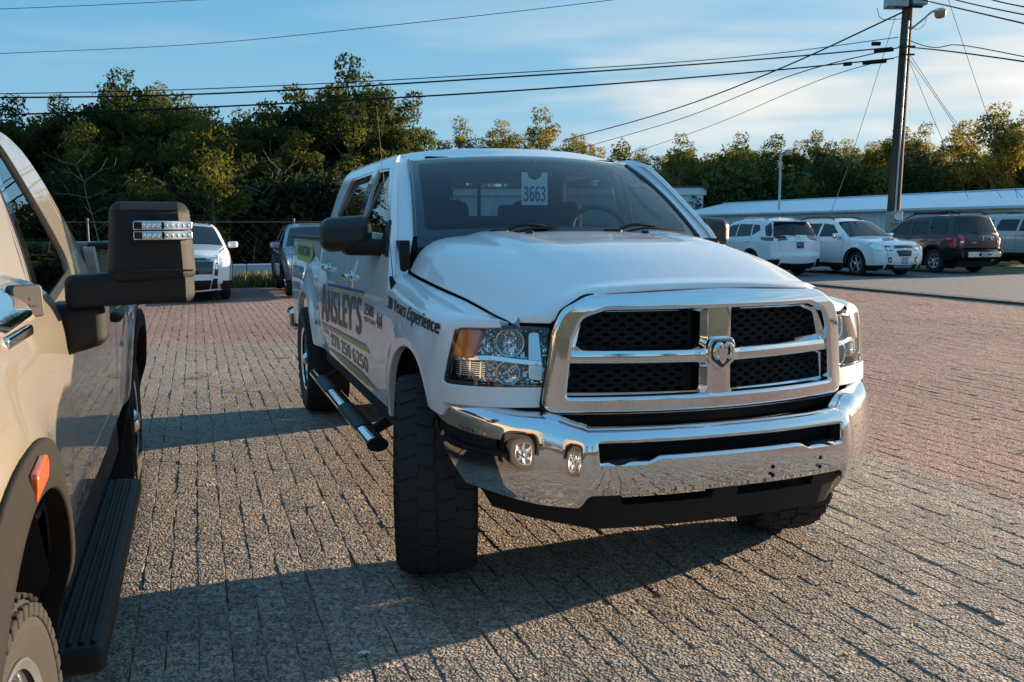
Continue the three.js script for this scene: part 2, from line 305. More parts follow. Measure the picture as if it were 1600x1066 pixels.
const paverMats = [[0.86, 0.81, 0.74], [0.78, 0.745, 0.69], [0.94, 0.885, 0.80], [0.70, 0.67, 0.63], [0.86, 0.83, 0.79], [0.80, 0.63, 0.58]].map((c) => std({ map: grit.map, color: rgb(c[0] * 0.575, c[1] * 0.57, c[2] * 0.57), roughness: 0.95, bumpMap: grit.bump, bumpScale: 0.013 }));
const PW = 0.1125, PL = 0.225;
function paverGeo(seed) {
  const r = rngOf(seed), hw = PW / 2 - 0.0011, hl = PL / 2 - 0.0008, c = 0.007, base = [[-hw + c, -hl], [hw - c, -hl], [hw, -hl + c], [hw, 0], [hw, hl - c], [hw - c, hl], [-hw + c, hl], [-hw, hl - c], [-hw, 0], [-hw, -hl + c]].map(([x, z]) => [x + (r() - 0.5) * 0.007, z + (r() - 0.5) * 0.004]);
  const P = [], U = [], I = [], n = base.length, off = [r() * 3, r() * 3];
  const add = (x, y, z) => { P.push(x, y, z); U.push((x + off[0] + y) / 0.72, (z + off[1] + y) / 0.72); };
  add(0, (r() - 0.3) * 0.004, 0);
  const ch = base.map(() => 0.003 + 0.004 * r());
  base.forEach(([x, z], i) => add(x * (1 - ch[i] / Math.hypot(x, z)), -0.001 - 0.0015 * r(), z * (1 - ch[i] / Math.hypot(x, z))));
  base.forEach(([x, z], i) => add(x, -0.003 - 0.0035 * r(), z));
  base.forEach(([x, z]) => add(x, -0.06, z));
  for (let i = 0; i < n; i++) { const j = (i + 1) % n; I.push(0, 1 + j, 1 + i); for (let k = 0; k < 2; k++) { const a = 1 + k * n + i, b = 1 + k * n + j; I.push(a, b, a + n, b, b + n, a + n); } }
  const g = new THREE.BufferGeometry(); g.setAttribute('position', new THREE.Float32BufferAttribute(P, 3)); g.setAttribute('uv', new THREE.Float32BufferAttribute(U, 2)); g.setIndex(I);
  const N = [0, 1, 0]; for (let k = 0; k < 3; k++) base.forEach(([x, z]) => { const l = Math.hypot(x / hw, z / hl) || 1, o = [x / hw / l, z / hl / l], y = [1, 0.82, 0][k], h2 = Math.sqrt(1 - y * y), m = Math.hypot(o[0], o[1]) || 1; N.push(o[0] / m * h2, y, o[1] / m * h2); });
  g.setAttribute('normal', new THREE.Float32BufferAttribute(N, 3)); return g;
}
{
  const pav = thing('pavement', null, null, [TX, 0, TZ], YAW); pav.userData.kind = 'structure';
  const bed = new THREE.PlaneGeometry(34, 34, 1, 1).rotateX(-Math.PI / 2).translate(-3.6, -0.0085, -5.2); { const p = bed.attributes.position, u = bed.attributes.uv; for (let i = 0; i < p.count; i++) u.setXY(i, p.getX(i), p.getZ(i)); }
  part(pav, 'joint_sand', bed, std({ map: soilTex, color: rgb(0.42, 0.40, 0.365), roughness: 1, bumpMap: grit.bump, bumpScale: 0.006 })).userData.kind = 'structure';
  const geos = [1, 2, 3, 4, 5, 6, 7, 8].map((k) => paverGeo(k * 13)), list = [], r = rngOf(4242), q = new THREE.Quaternion(), e = new THREE.Euler(), m4 = new THREE.Matrix4(), fr = new THREE.Frustum();
  camera.aspect = 1024 / 682; camera.updateProjectionMatrix(); camera.updateMatrixWorld(true);
  fr.setFromProjectionMatrix(new THREE.Matrix4().multiplyMatrices(camera.projectionMatrix, camera.matrixWorldInverse));
  const X0 = -15, X1 = 13.2, Z0 = -20.4, Z1 = 9;
  for (let i = 0, x = X0; x < X1; i++, x += PW) for (let z = Z0 + (i % 2) * PL / 2; z < Z1; z += PL) {
    const w = toWorld(x, 0, z), d = Math.hypot(w[0], w[2]);
    if (x < -4.6 && z > -16) continue;                                       // beneath the tan pickup and beyond it, out of sight
    const sag = 0.005 * fbm(x * 0.5, 0.3, z * 0.4, 3) + 0.003 * fbm(x * 1.7, 4.3, z * 1.4, 2), rise = sag + (r() - 0.5) * 0.0038 - (r() < 0.01 ? 0.003 : 0);
    const red = (x > 2.42 || z < -8.7) ? 1 : 0, tone = fbm(x * 0.35 + 20, 2.2, z * 0.3, 3);
    list.push({ x, z, rise, rx: (r() - 0.5) * 0.012, rz: (r() - 0.5) * 0.038, ry: (r() - 0.5) * 0.035 + (r() < 0.5 ? Math.PI : 0), red, tone, v: Math.floor(r() * 8), j: r(), near: fr.containsPoint(V(...w)) && x > -2.1 && !(x > -1.0 && x < 1.0 && z < 0.6) ? d : 99, dx: (r() - 0.5) * 0.0035, dz: (r() - 0.5) * 0.005 });
  }
  list.sort((a, b) => a.near - b.near);
  const place = (o) => { q.setFromEuler(e.set(o.rx, o.ry, o.rz)); return m4.compose(V(o.x + o.dx, o.rise, o.z + o.dz), q, V(1, 1, 1)); };
  const shown = list.slice(0, 300), rest = list.slice(300);
  for (const o of shown) { const b = part(pav, numbered('paver'), geos[o.v], paverMats[o.red ? 5 : Math.max(0, Math.min(4, Math.floor(2.2 + o.tone * 4 + (o.j - 0.5) * 2.6)))]); place(o).decompose(b.position, b.quaternion, b.scale); }
  const whiteMat = std({ map: grit.map, color: rgb(1, 1, 1), roughness: 0.95, bumpMap: grit.bump, bumpScale: 0.013 });
  for (let v = 0; v < 8; v++) {
    const some = rest.filter((o) => o.v === v), im = new THREE.InstancedMesh(geos[v], whiteMat, some.length), c = new THREE.Color();
    im.name = 'paver_field'; im.userData.kind = 'stuff'; im.castShadow = im.receiveShadow = true;
    some.forEach((o, i) => { im.setMatrixAt(i, place(o)); const k = 0.48 * (1 + 0.42 * o.tone + (o.j - 0.5) * 0.16); const cr = o.red ? [1.08, 0.76, 0.70] : [0.985, 0.925, 0.86]; im.setColorAt(i, c.setRGB(k * cr[0], k * cr[1], k * cr[2])); });
    pav.add(im);
  }
}
const asphaltTex = dataTex(256, 256, (i, j) => { const k = 0.42 + 0.16 * nA(i, j) + 0.10 * nC(i / 16, j / 16) + 0.06 * nB(i / 4, j / 4); return [k, k * 0.99, k * 0.98]; }, true);
const asphalt = std({ map: asphaltTex, color: rgb(0.50, 0.50, 0.51), roughness: 0.9, bumpMap: grainBump, bumpScale: 0.006 });
lotSheet('road', 13.55, 40, -75, 40, 0.004, asphalt, 0.9);
{
  const concrete = std({ map: asphaltTex, color: rgb(0.22, 0.22, 0.225), roughness: 0.95, bumpMap: grainBump, bumpScale: 0.004 });
  const k = thing('kerb', null, null, [TX, 0, TZ], YAW); k.userData.kind = 'structure';
  for (let z = -22; z < 14; z += 3) part(k, 'kerb_stone', box(0.30, 0.14, 2.985, 13.37, -0.028, z + 1.5, 0.02), concrete);
  part(k, 'gutter_strip', box(0.42, 0.06, 36, 13.75, -0.018, -4), concrete);
}
lotSheet('dirt_verge', 22.6, 33.6, -60, 20, 0.012, std({ map: soilTex, color: rgb(0.85, 0.74, 0.60), roughness: 1, bumpMap: grainBump, bumpScale: 0.02 }), 0.6);

// ------------------------------------------------------------------ metal buildings
const sheetWhite = std({ color: rgb(0.68, 0.68, 0.70), roughness: 0.5 }), sheetRoof = std({ color: rgb(0.78, 0.83, 0.88), roughness: 0.4, metalness: 0.05 }), sheetTrim = std({ color: rgb(0.70, 0.71, 0.71), roughness: 0.5 }), sheetBrown = std({ color: rgb(0.12, 0.09, 0.075), roughness: 0.6 });
{
  const b = thing('storage_building', 'long low white metal building behind the row of parked SUVs', 'building', [TX, 0, TZ], YAW);
  const x0 = 34, x1 = 43, z0 = -60, z1 = -26.5, e = 2.42, rd = 3.36, xm = 38.5;
  const wallRibs = [], roofRibs = [];
  part(b, 'wall', [box(0.12, e, z1 - z0, x0 + 0.06, e / 2, (z0 + z1) / 2), box(0.12, e, z1 - z0, x1 - 0.06, e / 2, (z0 + z1) / 2)], sheetWhite);
  const gable = (z) => { const s = new THREE.Shape([[x0 + 0.12, 0], [x1 - 0.12, 0], [x1 - 0.12, e], [xm, rd - 0.1], [x0 + 0.12, e]].map((p) => new THREE.Vector2(...p))); return new THREE.ExtrudeGeometry(s, { depth: 0.12, bevelEnabled: false }).translate(0, 0, z); };
  part(b, 'gable_wall', gable(z0 + 0.02), sheetWhite); part(b, 'gable_wall', gable(z1 - 0.14), sheetWhite);
  for (let z = z0 + 0.4; z < z1; z += 0.6) { wallRibs.push(box(0.03, e - 0.1, 0.05, x0 - 0.016, e / 2, z)); roofRibs.push(z); }
  part(b, 'wall_rib', wallRibs, sheetWhite).userData.kind = 'stuff';
  const L = Math.hypot(xm - x0 + 0.3, rd - e + 0.05), an = Math.atan2(rd - e + 0.05, xm - x0 + 0.3);
  const slope = (s) => (g) => { g.rotateZ(s * an); return g.translate(xm - s * (xm - x0 + 0.3) / 2, (rd + e - 0.05) / 2 + 0.03, 0); };
  const rf = part(b, 'roof', [slope(1)(box(L, 0.05, z1 - z0 + 0.5)).translate(0, 0, (z0 + z1) / 2), slope(-1)(box(L, 0.05, z1 - z0 + 0.5)).translate(0, 0, (z0 + z1) / 2)], sheetRoof);
  part(rf, 'roof_rib', roofRibs.flatMap((z) => [slope(1)(box(L, 0.018, 0.04, 0, 0.033, 0)).translate(0, 0, z)]), sheetRoof).userData.kind = 'stuff';
  part(rf, 'ridge_cap', box(0.5, 0.04, z1 - z0 + 0.5, xm, rd + 0.06, (z0 + z1) / 2), sheetRoof);
  part(b, 'eave_trim', box(0.10, 0.12, z1 - z0 + 0.4, x0 - 0.33, e - 0.02, (z0 + z1) / 2), sheetTrim);
}
{
  const b = thing('metal_shed', 'white flat-roofed metal building behind the white pickup, its corner beside the trees', 'building', [2.8, 0, -82]);
  const w = 26, h = 4.7, d = 12; part(b, 'wall', box(w, h, d, 0, h / 2, 0), sheetWhite);
  const ribs = []; for (let x = -w / 2 + 0.4; x < w / 2; x += 0.75) ribs.push(box(0.06, h - 0.9, 0.05, x, h / 2 - 0.3, d / 2 + 0.025)); part(b, 'wall_rib', ribs, sheetWhite).userData.kind = 'stuff';
  part(b, 'fascia', [box(w + 0.5, 0.55, 0.2, 0, h - 0.28, d / 2 + 0.11), box(0.2, 0.55, d, w / 2 + 0.11, h - 0.28, 0)], sheetTrim);
  part(b, 'corner_trim', box(0.5, h - 0.6, 0.12, w / 2 - 0.25, h / 2 - 0.3, d / 2 + 0.07), sheetTrim);
  part(b, 'roof', box(w + 0.7, 0.14, d + 0.5, 0, h + 0.07, 0), sheetBrown);
}

// ------------------------------------------------------------------ trees
const barkTex = dataTex(128, 256, (i, j) => { const k = 0.35 + 0.4 * nB(i / 3, j / 14) + 0.25 * nA(i, j / 3); return [k, k * 0.92, k * 0.82]; }, true);
const bark = std({ map: barkTex, color: rgb(0.30, 0.27, 0.23), roughness: 0.95 }), barkPale = std({ map: barkTex, color: rgb(0.40, 0.37, 0.33), roughness: 0.95 });
const leafMat = phys({ color: rgb(1, 1, 1), vertexColors: true, roughness: 1, specularIntensity: 0.25, transmission: 0.5, thickness: 0, side: THREE.DoubleSide });
const pals = {
  dark: [[0.032, 0.055, 0.016], [0.045, 0.072, 0.02], [0.065, 0.09, 0.024], [0.022, 0.042, 0.014]],
  mid: [[0.05, 0.075, 0.018], [0.08, 0.10, 0.022], [0.11, 0.12, 0.03], [0.035, 0.058, 0.016]],
  gold: [[0.13, 0.135, 0.034], [0.19, 0.17, 0.036], [0.24, 0.20, 0.04], [0.09, 0.11, 0.03]],
};
function leafCloud(blobs, per, size, pal, seed, density = 1) {
  const r = rngOf(seed), P = [], N = [], C = [], v = V(0, 0, 0), a = V(0, 0, 0), b = V(0, 0, 0), n = V(0, 0, 0);
  for (const [bx, by, bz, R, sq] of blobs) {
    const tone = pal[Math.floor(r() * pal.length)], cnt = Math.round(per * R * R * density);
    for (let k = 0; k < cnt; k++) {
      v.set(r() * 2 - 1, r() * 2 - 1, r() * 2 - 1).normalize();
      const rad = R * (0.45 + 0.62 * Math.sqrt(r())) * (0.78 + 0.34 * noise.noise(bx + v.x * 1.7, by + v.y * 1.7, bz + v.z * 1.7));
      const px = bx + v.x * rad, py = by + v.y * rad * sq, pz = bz + v.z * rad;
      n.set(r() * 2 - 1, r() * 1.7 - 0.5, r() * 2 - 1).addScaledVector(v, 0.5).normalize();
      a.set(r() - 0.5, r() - 0.5, r() - 0.5).cross(n).normalize(); b.crossVectors(n, a);
      const s = size * (0.55 + 0.8 * r()), w = s * (0.42 + 0.25 * r()), fold = s * 0.18 * (r() - 0.3), k2 = 0.75 + 0.5 * r();
      const p0 = [px - a.x * s, py - a.y * s, pz - a.z * s], p1 = [px + b.x * w, py + b.y * w, pz + b.z * w], p2 = [px + a.x * s + n.x * fold, py + a.y * s + n.y * fold, pz + a.z * s + n.z * fold], p3 = [px - b.x * w + n.x * fold, py - b.y * w + n.y * fold, pz - b.z * w + n.z * fold];
      P.push(...p0, ...p2, ...p1, ...p0, ...p3, ...p2);
      for (let q = 0; q < 6; q++) { N.push(n.x, n.y, n.z); C.push(tone[0] * k2 * 1.30, tone[1] * k2 * 1.10, tone[2] * k2 * 0.62); }
    }
  }
  const g = new THREE.BufferGeometry(); g.setAttribute('position', new THREE.Float32BufferAttribute(P, 3)); g.setAttribute('normal', new THREE.Float32BufferAttribute(N, 3)); g.setAttribute('color', new THREE.Float32BufferAttribute(C, 3)); return g;
}
function treeModel(name, seed, { h = 9, spread = 2.4, bare = 0.22, pal = pals.dark, per = 560, size = 0.08, tall = 1, barkMat = bark, limbs = 13, density = 1 }) {
  const r = rngOf(seed), g = new THREE.Group(); g.name = name;
  const wood = [], blobs = [], tw = h * 0.021, bend = (r() - 0.5) * 0.6, P = (t) => [bend * Math.sin(t * 2.4) * 0.6, t * h * 0.86, (r() * 0 + bend) * Math.cos(t * 3) * 0.25 - bend * 0.25];
  const seg = 8; for (let i = 0; i < seg; i++) wood.push(bar(P(i / seg), P((i + 1) / seg), tw * (1 - 0.85 * i / seg), tw * (1 - 0.85 * (i + 1) / seg), 8));
  for (let i = 0; i < limbs; i++) {
    const t = bare + (0.96 - bare) * ((i + r() * 0.8) / limbs), az = i * 2.4 + r(), prof = Math.sin(Math.PI * Math.min(1, Math.max(0.08, ((t - bare) / (1.02 - bare)) ** 0.75))) ** 0.7;
    const len = spread * prof * (0.65 + 0.5 * r()), b = P(t * 0.92), up = (0.35 + 0.5 * r()) * len * tall, e = [b[0] + Math.cos(az) * len, Math.min(h * 0.99, b[1] + up), b[2] + Math.sin(az) * len], mid = [lerp(b[0], e[0], 0.5), lerp(b[1], e[1], 0.5) + len * 0.12, lerp(b[2], e[2], 0.5)];
    wood.push(bar(b, mid, tw * 0.34 * (1.15 - t), tw * 0.22 * (1.15 - t), 5), bar(mid, e, tw * 0.22 * (1.15 - t), 0.008, 5));
    const k = 2 + Math.floor(r() * 2);
    for (let j = 0; j < k; j++) { const s = 0.5 + 0.55 * (j + 0.6) / k, q = [lerp(b[0], e[0], s) + (r() - 0.5) * 0.5, lerp(b[1], e[1], s) + (r() - 0.3) * 0.5, lerp(b[2], e[2], s) + (r() - 0.5) * 0.5]; blobs.push([...q, (0.42 + 0.42 * r()) * (0.55 + spread * 0.2), 0.7 + 0.2 * r()]); if (r() < 0.5) wood.push(bar(mid, q, 0.018, 0.006, 4)); }
  }
  blobs.push([P(1)[0], h * 0.94, P(1)[2], 0.5 + 0.1 * spread, 0.9], [P(1)[0] + 0.3, h * 0.86, P(1)[2] - 0.3, 0.7 + 0.1 * spread, 0.9]);
  part(g, 'trunk', wood, barkMat); part(g, 'crown', leafCloud(blobs, per, size, pal, seed + 9, density), leafMat);
  return g;
}
const models = [
  treeModel('broadleaf_tree', 11, { h: 9, spread: 2.9, pal: pals.dark, limbs: 22, bare: 0.16 }),
  treeModel('broadleaf_tree', 23, { h: 8, spread: 2.6, pal: pals.dark, limbs: 20, bare: 0.12 }),
  treeModel('broadleaf_tree', 37, { h: 9, spread: 2.3, pal: pals.mid, limbs: 19, tall: 1.3, bare: 0.16 }),
  treeModel('broadleaf_tree', 41, { h: 7.5, spread: 2.2, pal: pals.mid, limbs: 18, bare: 0.1 }),
  treeModel('autumn_tree', 53, { h: 9, spread: 2.5, pal: pals.gold, limbs: 17, tall: 1.5, density: 0.62, bare: 0.14 }),
  treeModel('autumn_tree', 67, { h: 8, spread: 2.9, pal: pals.gold, limbs: 20, tall: 1.2, density: 0.75, bare: 0.1 }),
  treeModel('young_tree', 71, { h: 5.4, spread: 1.35, pal: pals.mid, limbs: 12, density: 0.6, size: 0.085, bare: 0.35, barkMat: barkPale }),
];
const F = 1422;
function putTree(k, px, dist, topY, label, group, turn = 0) {
  const src = models[k], base = [9, 8, 9, 7.5, 9, 8, 5.4][k], h = 1.51 + (356 - topY) / F * dist, s = h / base;
  const t = src.clone(); t.name = numbered(src.name); t.position.set((px - 800) / F * dist, -0.06, -dist); t.scale.setScalar(s); t.rotation.y = turn; scene.add(t);
  tag(t, label, 'tree', group); return t;
}
const GL = 'trees of the wood behind the parked cars', GR = 'trees behind the long low building';
[
  [0, 552, 35, 92, 'tallest dark green tree, its rounded top highest above the white pickup', null, 0.4],
  [1, 628, 36, 165, 'dark tree with yellowing leaves between the tallest tree and the cab roof', null, 1.9],
  [0, 205, 36, 112, 'broad dark green tree above the tow mirror with a flat wide top', null, 2.2],
  [2, 262, 35, 132, 'green tree standing just past the broad flat-topped one', null, 4.1],
  [3, 338, 31, 168, 'lighter green tree with bare pale branches above the white SUV', null, 0.9],
  [1, 425, 36, 160, 'dark pointed tree above the blue-grey SUV', null, 3.3],
  [2, 110, 37, 150, 'dark tree at the edge of the wood above the tan pickup cab', null, 5.0],
  [0, 40, 36, 150, 'broad dark tree behind the tan pickup roof', null, 2.9],
  [3, 480, 33, 205, 'low dark tree filling the gap beside the tallest tree', null, 2.0],
  [1, 300, 39, 150, 'dark tree deep in the wood between two taller crowns', null, 0.3],
  [2, 385, 40, 172, 'slim dark tree deep in the wood above the chain-link fence', null, 1.0],
  [1, -60, 36, 185, null, GL, 1.1], [0, -160, 36, 215, null, GL, 0.7], [3, 150, 32, 190, 'low green tree in front of the wood, left of the tow mirror', null, 3.0], [1, 585, 40, 150, 'dark tree half hidden behind the tallest one', null, 2.6],
  [4, 722, 92, 186, 'pale yellow-green thin tree rising over the pickup cab', null, 0.2],
  [5, 790, 95, 192, 'low yellow-green tree over the middle of the cab roof', null, 2.1],
  [4, 846, 91, 170, 'airy golden tree with open crown above the windshield', null, 4.4],
  [5, 905, 94, 212, 'small golden tree beside the airy one, over the cab roof end', null, 1.2],
  [4, 1000, 84, 232, 'low pale tree between the cab and the tall golden clump', null, 3.6],
  [4, 1062, 80, 210, 'tall thin golden tree above the driver side mirror', null, 5.2],
  [4, 1152, 84, 210, 'airy gold-green tree behind the slim light pole', null, 0.8],
  [1, 1205, 86, 214, 'dark green tree with uneven top beside the slim light pole', null, 2.7],
  [2, 1268, 84, 208, 'green and gold tree midway between the two poles', null, 1.5],
  [5, 1310, 88, 222, 'golden low tree left of the utility pole', null, 4.9],
  [5, 1352, 86, 226, 'broad golden tree just left of the utility pole', null, 3.9],
  [2, 1398, 85, 200, 'tall green tree standing right behind the utility pole', null, 0.5],
  [4, 1432, 83, 196, 'feathery golden tree just right of the utility pole', null, 2.3],
  [4, 1485, 80, 205, 'feathery light green tree below the guy wires', null, 5.7],
  [5, 1545, 74, 168, 'largest light green tree at the right end of the wood', null, 3.1],
  [5, 1598, 74, 178, 'golden green tree cut by the right edge of the frame', null, 1.7],
  [4, 1240, 92, 222, 'sparse golden tree peeking over darker crowns', null, 1.6],
].forEach((a) => putTree(a[0], a[1], a[2], a[3], a[4] || 'dense dark green tree of the wood, outside the view', a[5], a[6]));
for (const [k, px, d, ty, tu, lab] of [[6, 335, 27.5, 232, 0.4, 'young light green tree with pale bare limbs in front of the wood'], [6, 238, 27, 262, 2.0, 'small young light green tree near the tow mirror'], [6, 968, 91, 226, 4.0, 'thin young tree with few leaves above the cab roof end']]) putTree(k, px, d, ty, lab, null, tu);
// pale leafless saplings against the dark wood
function sapling(px, d, topY, seed, label, lean) {
  const r = rngOf(seed), h = 1.51 + (356 - topY) / F * d, t = thing('bare_sapling', label, 'sapling', [(px - 800) / F * d, 0, -d]); let p = [0, -0.05, 0]; const w = [], n = 7, tips = [];
  for (let i = 0; i < n; i++) { const q = [p[0] + lean * h / n * (0.5 + i / n) + (r() - 0.5) * 0.16, p[1] + h / n, p[2] + (r() - 0.5) * 0.2]; w.push(bar(p, q, 0.04 * (1 - i / (n + 1)), 0.04 * (1 - (i + 1) / (n + 1)), 6)); if (i > 1) for (let k = 0; k < 2; k++) { const s = r() < 0.5 ? -1 : 1, L = 0.35 + r() * 0.6, m = [q[0] + s * L * 0.55, q[1] + 0.1 + r() * 0.35, q[2] + (r() - 0.5) * 0.3], b = [m[0] + s * L * 0.5, m[1] + (r() - 0.4) * 0.35, m[2] + (r() - 0.5) * 0.4]; w.push(bar(q, m, 0.014, 0.010, 4), bar(m, b, 0.010, 0.005, 4)); tips.push(bar(b, [b[0] + s * 0.3 * r(), b[1] + 0.3 * r(), b[2]], 0.005, 0.003, 3), bar(m, [m[0] + s * 0.2, m[1] + 0.35, m[2]], 0.006, 0.003, 3)); } p = q; }
  part(t, 'trunk', w, barkPale); part(t, 'twigs', tips, barkPale).userData.kind = 'stuff';
}
sapling(318, 28.5, 285, 5, 'bare pale sapling with arching limbs above the white SUV', 0.12);
sapling(400, 29, 300, 8, 'thin bare sapling above the chain-link fence', 0.18);
sapling(168, 28, 255, 12, 'slanting bare grey sapling left of the tow mirror', -0.22);
sapling(445, 30, 270, 15, 'straight bare sapling above the blue-grey SUV', 0.02);
// the depth of the wood, one mass of leaves that nobody could count
{
  const clump = leafCloud([[0, 0, 0, 0.66, 0.85]], 340, 0.088, [[1, 1, 0.75]], 99), r = rngOf(303), c = new THREE.Color(), m4 = new THREE.Matrix4(), q = new THREE.Quaternion(), e = new THREE.Euler();
  const mats = phys({ color: rgb(1, 1, 1), roughness: 1, specularIntensity: 0.25, transmission: 0.45, thickness: 0, side: THREE.DoubleSide }); clump.deleteAttribute('color');
  const spots = [];
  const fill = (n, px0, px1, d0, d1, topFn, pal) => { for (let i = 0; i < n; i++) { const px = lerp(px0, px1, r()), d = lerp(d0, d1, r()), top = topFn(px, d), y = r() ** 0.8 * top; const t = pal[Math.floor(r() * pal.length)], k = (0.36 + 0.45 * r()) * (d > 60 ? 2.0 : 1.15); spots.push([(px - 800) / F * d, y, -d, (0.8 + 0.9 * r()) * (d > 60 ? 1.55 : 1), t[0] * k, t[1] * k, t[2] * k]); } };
  fill(3600, -520, 690, 37, 48, (px) => 1.5 + (356 - 196 - 22 * Math.sin(px * 0.021)) / F * 40 - (px > 600 ? (px - 600) * 0.02 : 0), pals.dark);
  fill(1500, -300, 640, 29, 36, () => 2.6, pals.dark);
  fill(1500, 560, 1060, 86, 100, (px) => 4.5 + 1.2 * Math.sin(px * 0.03), pals.mid);
  fill(3300, 1040, 1800, 88, 104, (px) => 7.2 + 0.9 * Math.sin(px * 0.024) + 0.8 * Math.sin(px * 0.061), [...pals.mid, ...pals.gold]);
  fill(1300, 1080, 1760, 76, 86, (px) => 6.2 + 0.8 * Math.sin(px * 0.05), pals.mid);
  const im = new THREE.InstancedMesh(clump, mats, spots.length); im.name = 'woodland'; im.userData = { kind: 'stuff', label: 'shadowy mass of leaves deep in the wood behind the front trees', category: 'woodland' };
  spots.forEach((s, i) => { im.setMatrixAt(i, m4.compose(V(s[0], s[1], s[2]), q.setFromEuler(e.set(r() * 6, r() * 6, r() * 6)), V(s[3], s[3], s[3]))); im.setColorAt(i, c.setRGB(s[4], s[5], s[6])); });
  im.castShadow = im.receiveShadow = true; scene.add(im);
}
// the wood goes on around the lot, where only glass and chrome see it
[[0, -34, 4, 0.85], [1, -33, -4, 0.8], [2, -35, 10, 0.85], [0, -32, -12, 0.7], [1, -30, -20, 0.65], [3, -36, 17, 1.0], [0, -20, 34, 1.1], [1, -9, 36, 1.1], [2, 3, 38, 1.0], [0, 14, 36, 1.15], [1, 25, 33, 1.0]].forEach(([k, x, z, s], i) => { const t = models[k].clone(); t.name = numbered(models[k].name); t.position.set(x, -0.06, z); t.scale.setScalar(s); t.rotation.y = i; tag(t, 'dark green tree on the far sides of the lot', 'tree', 'trees around the lot outside the view'); scene.add(t); });

// ------------------------------------------------------------------ fence, wall and weeds behind the cars
{
  const galv = std({ color: rgb(0.12, 0.12, 0.12), metalness: 0.4, roughness: 0.7 }), A = V(...toWorld(-9.5, 0, -21.6)), B = V(...toWorld(7.5, 0, -21.6)), len = A.distanceTo(B);
  const f = thing('chain_link_fence', 'chain-link fence with thin steel posts in front of the dark wood', 'fence', A.toArray(), YAW);
  for (let x = 0; x <= len; x += 5.1) { const p = part(f, 'post', cyl(0.03, 0.03, 1.75, 10).translate(x, 0.86, 0), galv); part(p, 'post_cap', new THREE.SphereGeometry(0.042, 10, 6).translate(x, 1.745, 0), galv); }
  part(f, 'top_rail', bar([0, 1.68, 0], [len, 1.68, 0], 0.014), galv);
  const w = []; for (let x = -1.7; x < len; x += 0.30) for (const s of [1, -1]) { const a = Math.max(0, x), b = Math.min(len, x + 1.6); if (b - a < 0.05) continue; const y = (q) => s > 0 ? 0.05 + (q - x) : 1.65 - (q - x); w.push(bar([a, y(a), s * 0.004], [b, y(b), s * 0.004], 0.0008, 0.0008, 3)); }
  part(f, 'wire_mesh', w, galv).userData.kind = 'stuff';
}
{
  const b = thing('barrier_wall', 'low white concrete barrier behind the chain-link fence and weeds', 'wall', toWorld(0.4, 0, -23.2), YAW), m = std({ color: rgb(0.48, 0.50, 0.54), roughness: 0.8, bumpMap: grainBump, bumpScale: 0.004 });
  for (let i = -2; i < 3; i++) part(b, 'concrete_block', box(1.78, 0.52, 0.45, i * 1.8, 0.24, 0, 0.03), m);
}
function weedGeo(spots, hgt, seed, n, spread) {
  const r = rngOf(seed), P = [], C = [], tones = [[0.26, 0.22, 0.07], [0.15, 0.16, 0.045], [0.34, 0.27, 0.11], [0.09, 0.11, 0.03]];
  for (const [x, y, z] of spots) { const t = tones[Math.floor(r() * 4)]; for (let k = 0; k < n; k++) { const a = r() * 6.28, d = spread * Math.sqrt(r()), bx = x + Math.cos(a) * d, bz = z + Math.sin(a) * d, h = hgt * (0.4 + 0.8 * r()), lx = (r() - 0.5) * h * 0.9, lz = (r() - 0.5) * h * 0.9, w = hgt * 0.035 + 0.002, q = 0.7 + 0.6 * r(), sx = Math.cos(a + 1.3) * w, sz = Math.sin(a + 1.3) * w; P.push(bx - sx, y, bz - sz, bx + sx, y, bz + sz, bx + lx * 0.4 + sx * 0.8, y + h * 0.6, bz + lz * 0.4 + sz * 0.8, bx - sx, y, bz - sz, bx + lx * 0.4 + sx * 0.8, y + h * 0.6, bz + lz * 0.4 + sz * 0.8, bx + lx, y + h, bz + lz); for (let j = 0; j < 6; j++) C.push(t[0] * q, t[1] * q, t[2] * q); } }
  const g = new THREE.BufferGeometry(); g.setAttribute('position', new THREE.Float32BufferAttribute(P, 3)); g.setAttribute('color', new THREE.Float32BufferAttribute(C, 3)); g.computeVertexNormals(); return g;
}
{
  const r = rngOf(8), s = []; for (let i = 0; i < 330; i++) s.push(toWorld(-10 + r() * 20, -0.05, -20.5 - 0.9 * r()));
  tag(part(scene, 'weeds', weedGeo(s, 0.42, 5, 26, 0.3), leafMat), 'dry yellow-green weeds along the fence behind the paved lot', 'weeds', null, 'stuff');
  const t = [[-1.93, -5.9], [-1.80, -5.92], [-1.86, -5.86], [-0.93, -7.0], [-0.86, -7.05], [-1.5, -4.9], [4.1, -0.4], [4.9, -0.2], [4.2, -0.42], [3.4, -0.7]].map(([x, z]) => toWorld(x, -0.008, z));
  tag(part(scene, 'grass_tufts', weedGeo(t, 0.028, 15, 46, 0.075), leafMat), 'tiny tufts of grass growing in the gaps between the paving blocks', 'grass', null, 'stuff');
}
